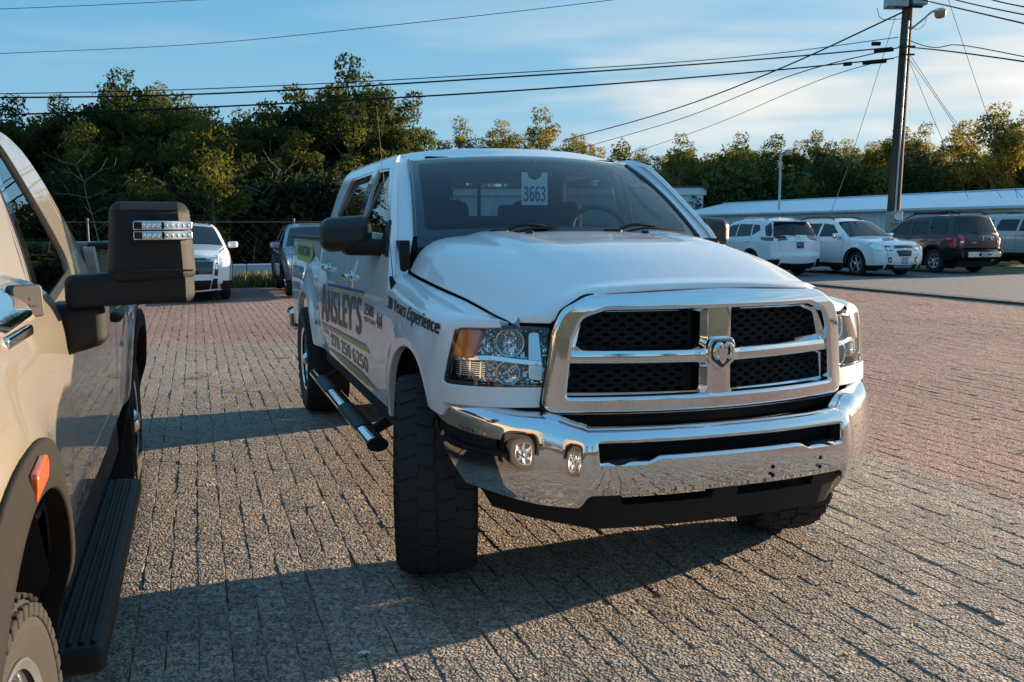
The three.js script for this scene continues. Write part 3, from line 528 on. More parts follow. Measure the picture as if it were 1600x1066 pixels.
// litter on the blocks
{
  const lit = std({ color: rgb(0.55, 0.62, 0.68), roughness: 0.7, side: THREE.DoubleSide }), scrap = (w, d, seed) => { const g = new THREE.PlaneGeometry(w, d, 4, 3).rotateX(-Math.PI / 2), p = g.attributes.position, r = rngOf(seed); for (let i = 0; i < p.count; i++) { p.setY(i, 0.004 + 0.008 * r()); p.setX(i, p.getX(i) * (0.6 + 0.5 * r())); } g.computeVertexNormals(); return g; };
  const put = (m, u, y = 0.004) => m.position.set(u[0], y, u[2]);
  const a = part(scene, 'paper_scrap', scrap(0.045, 0.022, 3), lit); put(a, [-0.53, 0, -3.08]); tag(a, 'pale scrap of paper on the shaded blocks at the shadow edge', 'litter');
  const b = part(scene, 'paper_scrap', scrap(0.06, 0.03, 6), std({ color: rgb(0.6, 0.52, 0.48), roughness: 0.8, side: THREE.DoubleSide })); put(b, [-1.02, 0, -4.86]); b.rotation.y = 0.4; tag(b, 'crumpled whitish scrap on the sunlit blocks between the two pickups', 'litter');
  const c = part(scene, 'dead_leaf', scrap(0.075, 0.045, 9), std({ color: rgb(0.05, 0.045, 0.055), roughness: 0.8, side: THREE.DoubleSide })); put(c, [3.83, 0.004, -7.15], 0.012); tag(c, 'dark curled leaf lying on the reddish blocks beyond the bumper', 'leaf');
}

// ------------------------------------------------------------------ poles and wires
const woodPole = std({ map: barkTex, color: rgb(0.20, 0.16, 0.13), roughness: 0.9 }), steelGrey = std({ color: rgb(0.42, 0.43, 0.44), metalness: 0.3, roughness: 0.5 }), wireMat = std({ color: rgb(0.010, 0.010, 0.011), roughness: 1 });
const PZ = -36, PX = 14.92;
{
  const p = thing('utility_pole', 'tall dark wooden utility pole with lamp arm behind the parked SUVs', 'utility pole', [PX, 0, PZ]); p.rotation.z = -0.022; p.scale.setScalar(1.143);
  part(p, 'pole', cyl(0.15, 0.225, 11.5, 20).translate(0, 5.75, 0), woodPole);
  part(p, 'conduit', cyl(0.028, 0.028, 7.6, 10).translate(-0.03, 4.3, 0.215), std({ color: rgb(0.55, 0.56, 0.58), roughness: 0.4 }));
  part(p, 'base_sleeve', cyl(0.245, 0.25, 1.75, 20).translate(0, 0.95, 0), std({ color: rgb(0.42, 0.36, 0.29), roughness: 0.8 }));
  const mt = part(p, 'meter_box', box(0.34, 0.42, 0.14, 0.0, 1.63, 0.30, 0.02), std({ color: rgb(0.40, 0.36, 0.32), roughness: 0.6 })); part(mt, 'meter_dial', cyl(0.12, 0.12, 0.08, 24).rotateX(Math.PI / 2).translate(0.0, 1.65, 0.40), std({ color: rgb(0.75, 0.76, 0.76), roughness: 0.2 }));
  part(p, 'transformer', [box(0.66, 0.78, 0.5, -0.42, 8.93, 0.05, 0.03), box(0.52, 0.7, 0.5, 0.30, 8.98, 0.05, 0.03)], steelGrey); part(p, 'bracket', box(0.9, 0.07, 0.1, -0.05, 8.56, 0.2, 0.01), wireMat);
  part(p, 'bracket', [box(0.5, 0.05, 0.08, 0, 7.28, 0.2, 0.01), box(0.5, 0.05, 0.08, 0, 7.02, 0.2, 0.01)], wireMat);
  const arm = part(p, 'lamp_arm', [tube([[0.12, 7.86, 0.12], [0.45, 8.15, 0.2], [0.75, 8.42, 0.22], [0.95, 8.47, 0.22]], 0.035, 20, 8)], steelGrey);
  part(arm, 'lamp_head', [lathe([[0.001, 0.12], [0.12, 0.11], [0.19, 0.05], [0.20, 0]], 20).translate(1.0, 8.40, 0.22)], steelGrey); part(arm, 'lamp_lens', lathe([[0.19, 0], [0.18, -0.10], [0.13, -0.19], [0.001, -0.21]], 20).translate(1.0, 8.40, 0.22), phys({ color: rgb(0.42, 0.26, 0.12), roughness: 0.3, clearcoat: 0.5 }));
  const s = thing('light_pole', 'slim pale steel pole with a small flood lamp above the low building', 'light pole', [17.75, 0, -61]);
  part(s, 'pole', cyl(0.07, 0.09, 6.5, 12).translate(0, 3.25, 0), std({ color: rgb(0.55, 0.52, 0.47), roughness: 0.6 })); part(s, 'arm', bar([0, 6.1, 0], [0.4, 6.35, 0], 0.03), steelGrey); part(s, 'flood_lamp', box(0.34, 0.28, 0.22, 0.46, 6.42, 0, 0.05), steelGrey);
}
const at = (px, py, d) => { if (d > 30.9 && d < 31.6) d *= 1.143;  const x = (px - 800) / F, y = -(py - 533) / F, c = Math.cos(0.124), s = Math.sin(0.124); const D = [x, y * c - s, -y * s - c], t = -d / D[2]; return [D[0] * t, 1.511 + D[1] * t, -d]; };
function wire(label, pts, r = 0.012, name = 'power_line', group) { const o = part(scene, name, tube(pts, r, 40, 6), wireMat); return tag(o, label, 'cable', group); }
wire('uppermost thin cable crossing the sky above the tallest tree', [at(-120, 86, 30), at(300, 68, 31), at(620, 38, 32), at(960, 0, 33), at(1120, -22, 34)], 0.011);
wire('short cable at the top edge of the sky above the tan pickup', [at(-100, 15, 30), at(150, 6, 30), at(420, -7, 30)], 0.010);
wire('top cable of the three long ones running from the wood to the utility pole', [at(-120, 146, 29), at(300, 138, 29.5), at(800, 114, 30.3), at(1200, 86, 31), at(1405, 60, 31.2)], 0.015);
wire('thick middle cable of the three long ones running to the utility pole', [at(-120, 151, 29), at(300, 146, 29.5), at(800, 120, 30.3), at(1200, 93, 31), at(1395, 76, 31.2)], 0.026);
wire('lowest thick cable of the three long ones running to the utility pole', [at(-120, 181, 29), at(300, 167, 29.5), at(800, 142, 30.3), at(1200, 112, 31), at(1398, 93, 31.2)], 0.026);
wire('twisted cable slanting from the pole top down behind the cab', [at(880, 220, 75), at(1040, 176, 60), at(1240, 100, 42), at(1414, 20, 31.4)], 0.034);
wire('thin cable slanting below the twisted one down to the golden trees', [at(880, 240, 75), at(1060, 188, 60), at(1260, 112, 42), at(1406, 76, 31.4)], 0.022);
wire('lowest thin cable slanting down towards the golden trees', [at(930, 258, 78), at(1100, 202, 60), at(1300, 120, 42), at(1406, 90, 31.4)], 0.016);
wire('cable leaving the pole top to the right, lowest of the three there', [at(1418, -4, 31.4), at(1500, 15, 27), at(1640, 48, 22)], 0.020);
wire('cable leaving the pole top to the right, middle of the three there', [at(1440, -14, 31), at(1520, 8, 27), at(1640, 33, 22)], 0.018);
wire('cable at the upper corner of the sky, highest right of the pole', [at(1500, -14, 29), at(1560, 4, 26), at(1640, 20, 22)], 0.018);
wire('cable running right from the pole at bracket height, upper one', [at(1408, 60, 31.4), at(1470, 76, 29), at(1488, 72, 28.5), at(1640, 98, 24)], 0.015);
wire('thick cable running right from the pole at bracket height, lower one', [at(1406, 74, 31.4), at(1500, 84, 28), at(1640, 104, 24)], 0.022);
wire('thin guy wire from the pole down past the feathery golden tree', [at(1421, 92, 31.4), at(1488, 190, 33), at(1566, 312, 35)], 0.009, 'guy_wire');
wire('second guy wire fanning out from the pole to the ground', [at(1421, 84, 31.4), at(1500, 200, 33), at(1600, 312, 35)], 0.009, 'guy_wire');
wire('third guy wire falling steeply from the pole to the low roof', [at(1420, 92, 31.4), at(1465, 200, 33), at(1514, 312, 35)], 0.009, 'guy_wire');
wire('thin guy wire falling left from the pole over the white SUV', [at(1402, 24, 31.4), at(1340, 220, 31), at(1298, 338, 30.6)], 0.009, 'guy_wire');
wire('long thin wire falling from the top edge past the largest light green tree', [at(1480, -10, 29), at(1540, 170, 31), at(1592, 312, 33)], 0.009, 'guy_wire');
{
  const sp = (label, a, b) => tag(part(scene, 'splice_case', bar(a, b, 0.075, 0.075, 14), wireMat), label, 'splice case');
  sp('black splice sleeve on the middle cable left of the pole', at(1368, 82, 31.15), at(1397, 79, 31.15)); sp('black splice sleeve on the lowest cable left of the pole', at(1350, 100, 31.15), at(1386, 97, 31.15)); sp('small dark terminal box on the cable near the pole', at(1364, 70, 31.1), at(1377, 70, 31.1)); sp('short splice sleeve farthest from the pole on the lowest cable', at(1320, 102, 31), at(1332, 101, 31));
  wire('slack drip loop hanging under the transformer', [at(1372, 14, 31.2), at(1378, 30, 31.2), at(1400, 32, 31.2), at(1416, 30, 31.2)], 0.012, 'drip_loop');
  wire('slack loop of cable right of the pole at the lamp', [at(1424, 40, 31.2), at(1434, 48, 31.2), at(1446, 40, 31.2), at(1450, 30, 31.2)], 0.009, 'drip_loop');
}

// ------------------------------------------------------------------ wheels
// a tyre with tread blocks and a rim; the axle is the x axis, +x faces outwards
function makeWheel(parent, name, pos, side, { R = 0.44, W = 0.31, rim = 0.25, steer = 0, tyreMat = M.rubber, rimMat = M.alloy, spokes = 6, blocks = 34, hub = M.chrome, coarse = false, deep = 0.05, twin = false, boss = 0.055 }) {
  const g = new THREE.Group(); g.name = name; g.position.set(...pos); g.rotation.y = steer + (side < 0 ? Math.PI : 0); parent.add(g);
  const h = W / 2, n = coarse ? 36 : 64, prof = [[rim - 0.01, -h * 0.74], [rim + 0.015, -h * 0.86], [rim + (R - rim) * 0.45, -h], [R - 0.075, -h * 0.985], [R - 0.036, -h * 0.90], [R - 0.016, -h * 0.74], [R - 0.008, -h * 0.35], [R - 0.008, h * 0.35], [R - 0.016, h * 0.74], [R - 0.036, h * 0.90], [R - 0.075, h * 0.985], [rim + (R - rim) * 0.45, h], [rim + 0.015, h * 0.86], [rim - 0.01, h * 0.74]];
  const sm = []; for (let i = 0; i + 1 < prof.length; i++) for (let k = 0; k < 3; k++) sm.push([lerp(prof[i][0], prof[i + 1][0], k / 3), lerp(prof[i][1], prof[i + 1][1], k / 3)]); sm.push(prof[prof.length - 1]);
  const tyre = part(g, 'tyre', lathe(sm, n).rotateZ(-Math.PI / 2), tyreMat);
  if (!coarse) {
    const bl = [], rows = [-0.66, -0.24, 0.22, 0.64], r = rngOf(blocks);
    for (let i = 0; i < blocks; i++) rows.forEach((q, k) => {
      const a = (i + (k % 2) * 0.5) / blocks * Math.PI * 2, w = W * (k === 0 || k === 3 ? 0.25 : 0.215), l = 2 * Math.PI * R / blocks * (0.80 + 0.1 * r());
      const b = box(w, 0.012, l, 0, 0, 0, 0.004); b.rotateY((k % 2 ? 0.25 : -0.25) + (r() - 0.5) * 0.25); b.rotateZ(-Math.sign(q) * 0.16 * sstep(0.3, 0.6, Math.abs(q))); b.translate(q * h, R - 0.006 - 0.010 * sstep(0.3, 0.66, Math.abs(q)), 0); b.rotateX(a); bl.push(b);
      if (k === 0 || k === 3) { const c = box(0.02, 0.03, l * 0.8, 0, 0, 0, 0.005); c.translate(Math.sign(q) * h * 0.925, R - 0.050, 0); c.rotateX(a + 0.03); bl.push(c); }
    });
    part(tyre, 'tread', bl, tyreMat).userData.kind = 'stuff';
  }
  const rg = part(g, 'rim', [lathe([[rim - 0.035, -h * 0.7], [rim - 0.03, 0], [rim - 0.018, h * 0.66], [rim + 0.004, h * 0.80], [rim + 0.012, h * 0.86], [rim + 0.006, h * 0.9], [rim - 0.012, h * 0.84]], n).rotateZ(-Math.PI / 2)], rimMat);
  const sp = [];
  for (let i = 0; i < spokes; i++) for (const tw of twin ? [-0.15, 0.15] : [0]) {
    const a = i / spokes * Math.PI * 2 + tw, w = rim * (twin ? 0.11 : 0.30), b = box(0.045, rim - 0.06, w, 0, (rim - 0.06) / 2 + 0.035, 0, 0.014), p = b.attributes.position;
    for (let k = 0; k < p.count; k++) { const t = p.getY(k) / rim; p.setX(k, p.getX(k) + h * 0.58 - deep * (1 - t) * 0.6 + 0.015 * Math.sin(t * 3)); p.setZ(k, p.getZ(k) * (1.15 - 0.5 * t)); } b.computeVertexNormals(); b.rotateX(a); sp.push(b);
  }
  part(rg, 'spokes', sp, rimMat);
  part(rg, 'brake_disc', cyl(rim * 0.82, rim * 0.82, 0.03, 28).rotateZ(Math.PI / 2).translate(h * 0.05, 0, 0), M.dark);
  part(rg, 'hub_cap', lathe([[0.001, 0.075], [boss * 0.6, 0.07], [boss * 0.9, 0.045], [boss, 0], [boss * 1.5, -0.02], [boss * 1.6, -0.05]], 24).rotateZ(-Math.PI / 2).translate(h * 0.55, 0, 0), hub);
  return g;
}
const bez = (a, b, c, d, t) => { const q = 1 - t; return q * q * q * a + 3 * q * q * t * b + 3 * q * t * t * c + t * t * t * d; };
const both = (g) => [g, flipX(g)];

// ------------------------------------------------------------------ the white pickup
const pickup = thing('white_pickup', 'white lifted crew-cab pickup with chrome grille and painting advert lettering', 'pickup truck', [TX, 0, TZ], YAW);
{
  const T = pickup, mirrorShell = phys({ color: rgb(0.013, 0.013, 0.014), roughness: 0.34, bumpMap: grainFine, bumpScale: 0.0004 });
  // plan line of the flanks and front corner, a = z along the flank and then round the corner
  const plan = (a) => { if (a <= 0.5) return [0.985, a - 0.085 * sstep(-0.1, 0.62, a) * (0.75 / 0.9267), 1, 0]; const t = (a - 0.5) / 0.5, x = bez(0.985, 0.98, 0.83, 0.60, t), z = bez(0.43630, 0.5963, 0.695, 0.755, t), e = 1e-3, x2 = bez(0.985, 0.98, 0.83, 0.60, t + e), z2 = bez(0.43630, 0.5963, 0.695, 0.755, t + e), l = Math.hypot(x2 - x, z2 - z); return [x, z, (z2 - z) / l, -(x2 - x) / l]; };
  const oSide = spline([[0.5, 0.034], [0.62, 0.020], [0.75, 0.006], [0.88, 0], [1.02, 0.001], [1.12, 0.006], [1.22, 0.016], [1.33, 0.032], [1.42, 0.05], [1.47, 0.062]]);
  const oFront = spline([[0.5, 0.0], [0.86, 0.0], [1.0, 0.014], [1.14, 0.045], [1.3, 0.1]]);
  const flare = (a, s, zc) => { const d = Math.hypot(a - zc, (s - 0.50) * 1.02) - 0.53; return 0.024 * Math.exp(-((d / 0.11) ** 2)) * sstep(0.45, 0.62, s); };
  const gapX = spline([[-0.62, 0.85], [-0.45, 0.846], [-0.2, 0.828], [0, 0.81], [0.2, 0.79], [0.4, 0.776], [0.55, 0.762], [0.68, 0.746], [0.80, 0.730]]);
  const gapY = spline([[-0.62, 1.292], [-0.5, 1.278], [-0.35, 1.262], [-0.2, 1.247], [0, 1.229], [0.2, 1.211], [0.4, 1.192], [0.55, 1.175], [0.68, 1.161], [0.80, 1.150]]);
  const gapZ = spline([[-0.62, -0.62], [-0.2, -0.2], [0.2, 0.195], [0.4, 0.355], [0.55, 0.468], [0.68, 0.568], [0.80, 0.66]]), aOf = (z) => { let lo = -0.7, hi = 1.1; for (let i = 0; i < 24; i++) { const m = (lo + hi) / 2; if (gapZ(m) < z) lo = m; else hi = m; } return (lo + hi) / 2; };
  const s0of = (a) => a < 0.1 ? lerp(1.195, 1.155, sstep(-0.62, -0.1, a)) : lerp(1.155, 1.135, sstep(0.1, 0.56, a));
  const low = (a, s) => { const p = plan(a), o = lerp(oSide(s), oFront(s), sstep(0.42, 0.78, a)) - flare(a, s, 0.06) * (1 - sstep(0.45, 0.6, a)); return [p[0] - p[2] * o, s, p[1] - p[3] * o]; };
  const LF = 0.22;
  const SF = (a, s) => {
    const s0 = s0of(a); if (s <= s0) return low(a, s);
    const q = Math.min(1.2, (s - s0) / LF), b = low(a, s0), b2 = low(a, s0 - 0.02), G = [gapX(a), gapY(a), gapZ(a)], up = LF / 3 * 0.8, tx = (b[0] - b2[0]) / 0.02, tz = (b[2] - b2[2]) / 0.02;
    const ox = b[0] - G[0], oz = b[2] - G[2], k = 0.45;
    return [bez(b[0], b[0] + tx * up, G[0] + ox * k, G[0], q), bez(b[1], b[1] + up, G[1] + 0.02, G[1], q), bez(b[2], b[2] + tz * up, G[2] + oz * k, G[2], q)];
  };
  const sTop = (a) => s0of(a) + LF - 0.008;
  // door side and upper cab side
  const xs = spline([[1.42, 0.936], [1.47, 0.923], [1.60, 0.888], [1.75, 0.843], [1.85, 0.806], [1.90, 0.780], [1.935, 0.748], [1.955, 0.715]]);
  const yT = spline([[-0.6, 1.93], [-1.3, 1.932], [-1.7, 1.952], [-2.2, 1.966], [-2.75, 1.955], [-3.05, 1.925]]);
  const SS = (z, s) => { if (s <= 1.445) return [0.985 - oSide(s) - 0.012 * sstep(-3.0, -5.6, z) * 0 + flare(z, s, -3.8) * 1.4, s, z]; const y = 1.445 + (s - 1.445) * (yT(z) - 1.445) / 0.51, q = sstep(1.445, 1.50, s); return [lerp(0.985 - oSide(s), xs(s), q), y, z]; };

  // ---- fenders
  const arch = (zc, r0, e) => arcPts(zc, 0.50, r0, r0 + 0.005, Math.PI - 0.0, 0, 30, e);
  const topL = (a0, a1, n) => Array.from({ length: n + 1 }, (_, i) => { const a = lerp(a0, a1, i / n); return [a, sTop(a)]; });
  const fo = [[-0.535, 0.60], ...arch(0.055, 0.505, 2.2).map(([u, v]) => [u, Math.max(v, 0.60)]).filter((p, i, A) => p[1] > 0.601), [0.56, 0.60 + 0.25]];
  const fenderOutline = [[-0.531, 1.195], [-0.531, 0.62], [-0.452, 0.61], ...arch(0.055, 0.505, 2.25).filter((p) => p[1] > 0.62 && !(p[0] > 0.055 && p[1] < 0.80)), [0.562, 0.80], [0.575, 0.853], [0.992, 0.853], [0.996, 0.918], [0.60, 0.918], [0.568, 0.93], [0.62, 1.133], [0.66, 1.146], [0.83, 1.150], ...topL(0.80, -0.60, 24).slice(1)];
  const fender = panel(fenderOutline, SF, { step: 0.035, r: 0.006, depth: 0.035 });
  for (const g of both(fender)) part(T, 'fender', g, M.white);
  const liner = lathe([[0.50, -0.30], [0.53, -0.02], [0.525, 0.0]], 40);
  for (const s of [1, -1]) for (const zc of [0.055, -3.8]) {
    const w = []; const A = arcPts(zc, 0.50, zc > 0 ? 0.49 : 0.525, 0.53, Math.PI + 0.15, zc > 0 ? 0.55 : -0.15, 24); w.push(strip(A.map(([z, y]) => [s * 0.93, y, z]), A.map(([z, y]) => [s * 0.42, y, z]), 0, 1));
    w.push(panel(poly([[zc - 0.5, 0.55], [zc + 0.5, 0.55], [zc + 0.55, 1.06], [zc - 0.55, 1.06]]), (z, y) => [s * 0.43, y, z], { step: 0.5, lip: false }));
    part(T, 'wheel_well', w, M.dark);
  }
  // ---- hood
  const hc = spline([[-0.62, 1.490], [-0.4, 1.486], [0, 1.452], [0.3, 1.410], [0.5, 1.368], [0.65, 1.328], [0.78, 1.292]]);
  const zfront = (x) => 0.868 - 0.12 * (x / 0.65) ** 2 - 0.03 * sstep(0.60, 0.72, Math.abs(x));
  const yfront = (x) => { const r = Math.abs(x); return r < 0.42 ? 1.268 - 0.014 * (r / 0.42) ** 2 : Math.max(1.146, 1.254 - 0.104 * ((r - 0.42) / 0.205) ** 1.7); };
  const hoodTop = (x, z) => { const zz = aOf(Math.min(z, 0.7)), gx = gapX(zz), r = Math.min(1.02, Math.abs(x) / gx), pw = lerp(13, 8.5, sstep(-0.6, 0.35, z)), kw = lerp(0.84, 0.76, sstep(-0.6, 0.35, z)), e = (1 - r ** pw) * kw + (1 - r ** 2) * (1 - kw), ri = lerp(0.62, 0.70, sstep(0, 0.7, z)), rid = 0.016 * sstep(ri + 0.06, ri - 0.05, r) * sstep(0.85, 0.1, z) - 0.012 * sstep(ri - 0.14, ri - 0.24, r) * sstep(0.25, -0.15, z); return gapY(zz) + (hc(zz) - gapY(zz)) * e + rid; };
  const SH = (x, s) => {
    if (s <= 0.60) return [x, hoodTop(x, s), s];
    const q = Math.min(1.05, (s - 0.60) / 0.36), y0 = hoodTop(x, 0.60), sl = (y0 - hoodTop(x, 0.58)) / 0.02, zf = zfront(x), yl = yfront(x) + 0.021;
    return [x, bez(y0, y0 + sl * 0.10, yl + 0.05, yl, q), bez(0.60, 0.70, zf - 0.006, zf, q)];
  };
  const cowlZ = (x) => -0.455 - 0.135 * (x / 0.8) ** 2;
  const hEdge = []; for (let i = 0; i <= 30; i++) { const s = lerp(-0.585, 0.60, i / 30); hEdge.push([gapX(aOf(s)) - 0.006, s]); }
  for (let i = 1; i <= 10; i++) { const s = lerp(0.60, 0.96, i / 10); hEdge.push([lerp(gapX(aOf(0.60)), 0.728, i / 10) - 0.006, s]); }
  const hoodOut = [...hEdge.map(([x, s]) => [x, s]), ...Array.from({ length: 25 }, (_, i) => [lerp(0.715, -0.715, (i + 0.5) / 25), 0.96]), ...hEdge.slice().reverse().map(([x, s]) => [-x, s]), ...Array.from({ length: 15 }, (_, i) => { const x = lerp(-0.82, 0.82, (i + 0.5) / 15); return [x, cowlZ(x)]; })];
  const hood = part(T, 'hood', panel(hoodOut, SH, { step: 0.035, r: 0.005, depth: 0.025 }), M.white);
  for (const x of [-0.30, 0.33]) part(hood, 'washer_nozzle', box(0.035, 0.014, 0.03, x, hoodTop(x, -0.36) + 0.006, -0.36, 0.005), M.plastic);
  // dark filler beneath the gaps, engine bay
  part(T, 'engine_bay', [box(1.36, 0.42, 1.02, 0, 0.90, 0.12), box(1.2, 0.25, 0.4, 0, 0.98, 0.50), box(1.50, 0.10, 0.9, 0, 1.06, -0.12)], M.dark);
  // ---- windshield, cowl, pillars, roof
  const wsB = (t) => { const x = t * 0.80; return [x, 1.478 - 0.018 * t * t, -0.465 - 0.175 * t * t]; }, wsT = (t) => { const x = t * 0.675; return [x, 1.917 - 0.030 * t * t, -1.165 - 0.135 * t * t]; };
  const SW = (t, v) => { const a = wsB(t), b = wsT(t), c = 0.035 * 4 * v * (1 - v); return [lerp(a[0], b[0], v), lerp(a[1], b[1], v) + c * 0.8, lerp(a[2], b[2], v) + c * 0.5]; };
  const wsOut = poly([[-1, 0.0], [1, 0.0], [1, 1, 0.03], [-1, 1, 0.03]]), wsIn = poly([[-0.945, 0.075, 0.05], [0.945, 0.075, 0.05], [0.945, 0.955, 0.07], [-0.945, 0.955, 0.07]]);
  part(T, 'windshield', panel(wsOut, SW, { step: 0.08, lip: false, flip: true }), M.glass);
  part(T, 'windshield_border', panel(wsOut, SW, { holes: [wsIn], step: 0.08, lip: false, flip: true, lift: -0.005 }), M.gloss);
  part(T, 'windshield_seal', [strip(along([-1], [1], 30).map(([t]) => { const p = wsB(t); return [p[0], p[1] - 0.002, p[2] + 0.012]; }), along([-1], [1], 30).map(([t]) => { const p = wsB(t); return [p[0], p[1] - 0.045, p[2] + 0.05]; }), 0, 2), ...[1, -1].map((s) => tube(along([0], [1], 14).map(([v]) => { const p = SW(s * 1.004, v); return [p[0], p[1] + 0.002, p[2]]; }), 0.011, 30, 6))], M.gloss);
  part(T, 'cowl', strip(along([-1], [1], 30).map(([t]) => { const x = t * 0.82; return [x, hoodTop(x * 0.99, -0.5) - 0.035 - 0.0 * t, cowlZ(x) + 0.04]; }), along([-1], [1], 30).map(([t]) => { const p = wsB(t); return [p[0], p[1] - 0.01, p[2] - 0.02]; }), 0, 2), M.plastic);
  const wipe = (x0, x1, lift) => [tube([[x0, 1.485, -0.475], [lerp(x0, x1, 0.4), 1.525, -0.50], [x1, 1.50 + lift, -0.52]], 0.009, 20, 6), tube([[x0 + (x1 - x0) * 0.25, 1.49, -0.485], [lerp(x0, x1, 0.6), 1.507, -0.495], [x1 + (x1 - x0) * 0.3, 1.492 + lift * 0.6, -0.53]], 0.006, 20, 5), box(0.09, 0.035, 0.05, x0, 1.487, -0.47, 0.012)];
  part(T, 'wiper', wipe(-0.42, -0.06, 0.0), M.plastic); part(T, 'wiper', wipe(0.20, 0.55, 0.0), M.plastic);
  const roofX = 0.712, roofY = (x, z) => yT(z) + 0.002 + 0.052 * (1 - Math.abs(x / roofX) ** 2.8) * sstep(-3.2, -2.9, z - 0.15);
  const rfOut = [...Array.from({ length: 21 }, (_, i) => { const t = lerp(-1, 1, i / 20); return [t * 0.70, wsT(t)[2] - 0.012]; }), [0.712, -1.50], [0.712, -2.84], [0.64, -2.96], [-0.64, -2.96], [-0.712, -2.84], [-0.712, -1.50]];
  const RS = (x, z) => { const zf = wsT(x / 0.70)[2] - 0.012, k = sstep(0, -0.30, z - zf), yh = wsT(x / 0.70)[1] + 0.004; return [x, lerp(yh, roofY(x, z), k), z]; };
  const roof = part(T, 'roof', panel(rfOut, RS, { step: 0.06, r: 0.006, depth: 0.03, flip: false }), M.white);
  part(roof, 'roof_antenna', new THREE.SphereGeometry(1, 20, 10, 0, 6.3, 0, 1.6).scale(0.04, 0.035, 0.075).translate(0.34, roofY(0.34, -1.62) - 0.004, -1.62), M.gloss);
  // ---- doors and side of the cab
  const doorFront = [[-0.537, 0.62], [-0.537, 1.20], [-0.548, 1.27], [-0.605, 1.385], [-0.69, 1.50], [-1.195, 1.905, 0.05], [-1.30, 1.938, 0.05], [-1.655, 1.945, 0.02], [-1.70, 1.53], [-1.78, 1.46], [-1.80, 0.62]].reverse();
  const winFront = poly([[-0.74, 1.478, 0.02], [-1.13, 1.80], [-1.235, 1.862, 0.06], [-1.58, 1.872, 0.015], [-1.605, 1.50, 0.015]].reverse());
  const doorRear = [[-1.808, 0.62], [-1.788, 1.455], [-1.708, 1.525], [-1.664, 1.945, 0.02], [-2.66, 1.942, 0.10], [-2.87, 1.55], [-2.90, 1.40], [-2.90, 1.06], [-2.88, 0.62]].reverse();
  const winRear = poly([[-1.79, 1.505, 0.015], [-1.755, 1.872, 0.015], [-2.56, 1.862, 0.07], [-2.76, 1.555, 0.04], [-2.70, 1.525, 0.03]].reverse());
  for (const s of [1, -1]) {
    const side = (g) => s > 0 ? g : flipX(g), S1 = (z, v) => { const p = SS(z, v); return [p[0] * s, p[1], p[2]]; };
    const door = (out, win, hz, hy) => {
      const d = part(T, 'door', side(panel(poly(out), SS, { holes: [win], step: 0.04, r: 0.005, depth: 0.03, holeDepth: 0.02, holeR: 0.003 })), M.white);
      part(d, 'window', side(panel(win, (z, v) => { const p = SS(z, v); return [p[0] - 0.008 - 0.075 * Math.max(0, v - 1.48), p[1], p[2]]; }, { step: 0.08, lip: false })), M.glassTint);
      const fr = win.map((p, i) => { const n = win.length, a = win[(i + n - 1) % n], b = win[(i + 1) % n], du = b[0] - a[0], dv = b[1] - a[1], l = Math.hypot(du, dv) || 1, w = 0.016, sg = area2(win) > 0 ? 1 : -1; return [p[0] - sg * dv / l * w, p[1] + sg * du / l * w]; });
      part(d, 'window_seal', side(panel(win, SS, { holes: [fr], step: 0.08, lip: false, lift: -0.003 })), M.gloss);
      const hp = SS(hz, hy), hx = s * (hp[0] + 0.030);
      part(d, 'handle', [box(0.030, 0.036, 0.155, hx, hp[1], hz, 0.014)], M.chrome); part(d, 'handle_cup', new THREE.SphereGeometry(1, 20, 12).scale(0.008, 0.036, 0.055).translate(s * (hp[0] - 0.001), hp[1], hz + 0.02), M.chromeRough);
      part(d, 'lock', cyl(0.010, 0.012, 0.012, 16).rotateZ(Math.PI / 2).translate(s * (hp[0] + 0.002), hp[1], hz - 0.115), M.chromeRough);
      return d;
    };
    door(doorFront, winFront, -1.66, 1.222); door(doorRear, winRear, -2.60, 1.232);
    part(T, 'pillar_panel', side(panel(poly([[-1.664, 1.952], [-2.93, 1.952, 0.16], [-3.04, 1.45, 0.3], [-3.04, 0.62], [-2.888, 0.62], [-2.908, 1.06], [-2.908, 1.40], [-2.878, 1.555], [-2.668, 1.948]]), SS, { step: 0.04, r: 0.005, depth: 0.03 })), M.white);
    part(T, 'pillar_trim', side(panel(poly([[-1.612, 1.49], [-1.59, 1.875], [-1.745, 1.875], [-1.783, 1.49]]), SS, { step: 0.06, lip: false, lift: 0.0025 })), M.gloss);
    // A pillar between the glass and the door frame, down to the fender
    const dl = [[-0.540, 1.19], [-0.553, 1.265], [-0.612, 1.380], [-0.697, 1.492], [-0.82, 1.590], [-0.95, 1.695], [-1.08, 1.80], [-1.195, 1.893], [-1.25, 1.925], [-1.32, 1.945], [-1.6, 1.953]].map(([z, v]) => { const p = S1(z, v); return [p[0] - s * 0.006, p[1], p[2]]; });
    const gl = [[0.865, 1.255, -0.575], [0.852, 1.33, -0.582], [0.836, 1.415, -0.592], ...[0.06, 0.26, 0.46, 0.66, 0.84, 0.95].map((v) => { const p = SW(1.012, v); return [p[0], p[1] - 0.004, p[2]]; }), [0.690, 1.905, -1.33], [0.712, 1.945, -1.55]].map((p) => [p[0] * s, p[1], p[2]]);
    part(T, 'windshield_pillar', strip(dl, gl, 0.010, 6, s < 0), M.white);
    // rocker, step bar
    part(T, 'rocker', [box(0.10, 0.12, 2.5, s * 0.90, 0.585, -1.75, 0.02)], M.dark);
    const bar0 = (z0, z1) => { const g = cyl(1, 1, z1 - z0, 28).rotateX(Math.PI / 2).scale(0.054, 0.034, 1); return g.translate(s * 1.015, 0.425, (z0 + z1) / 2); };
    const sb = part(T, 'step_bar', bar0(-3.05, -0.66), M.chrome);
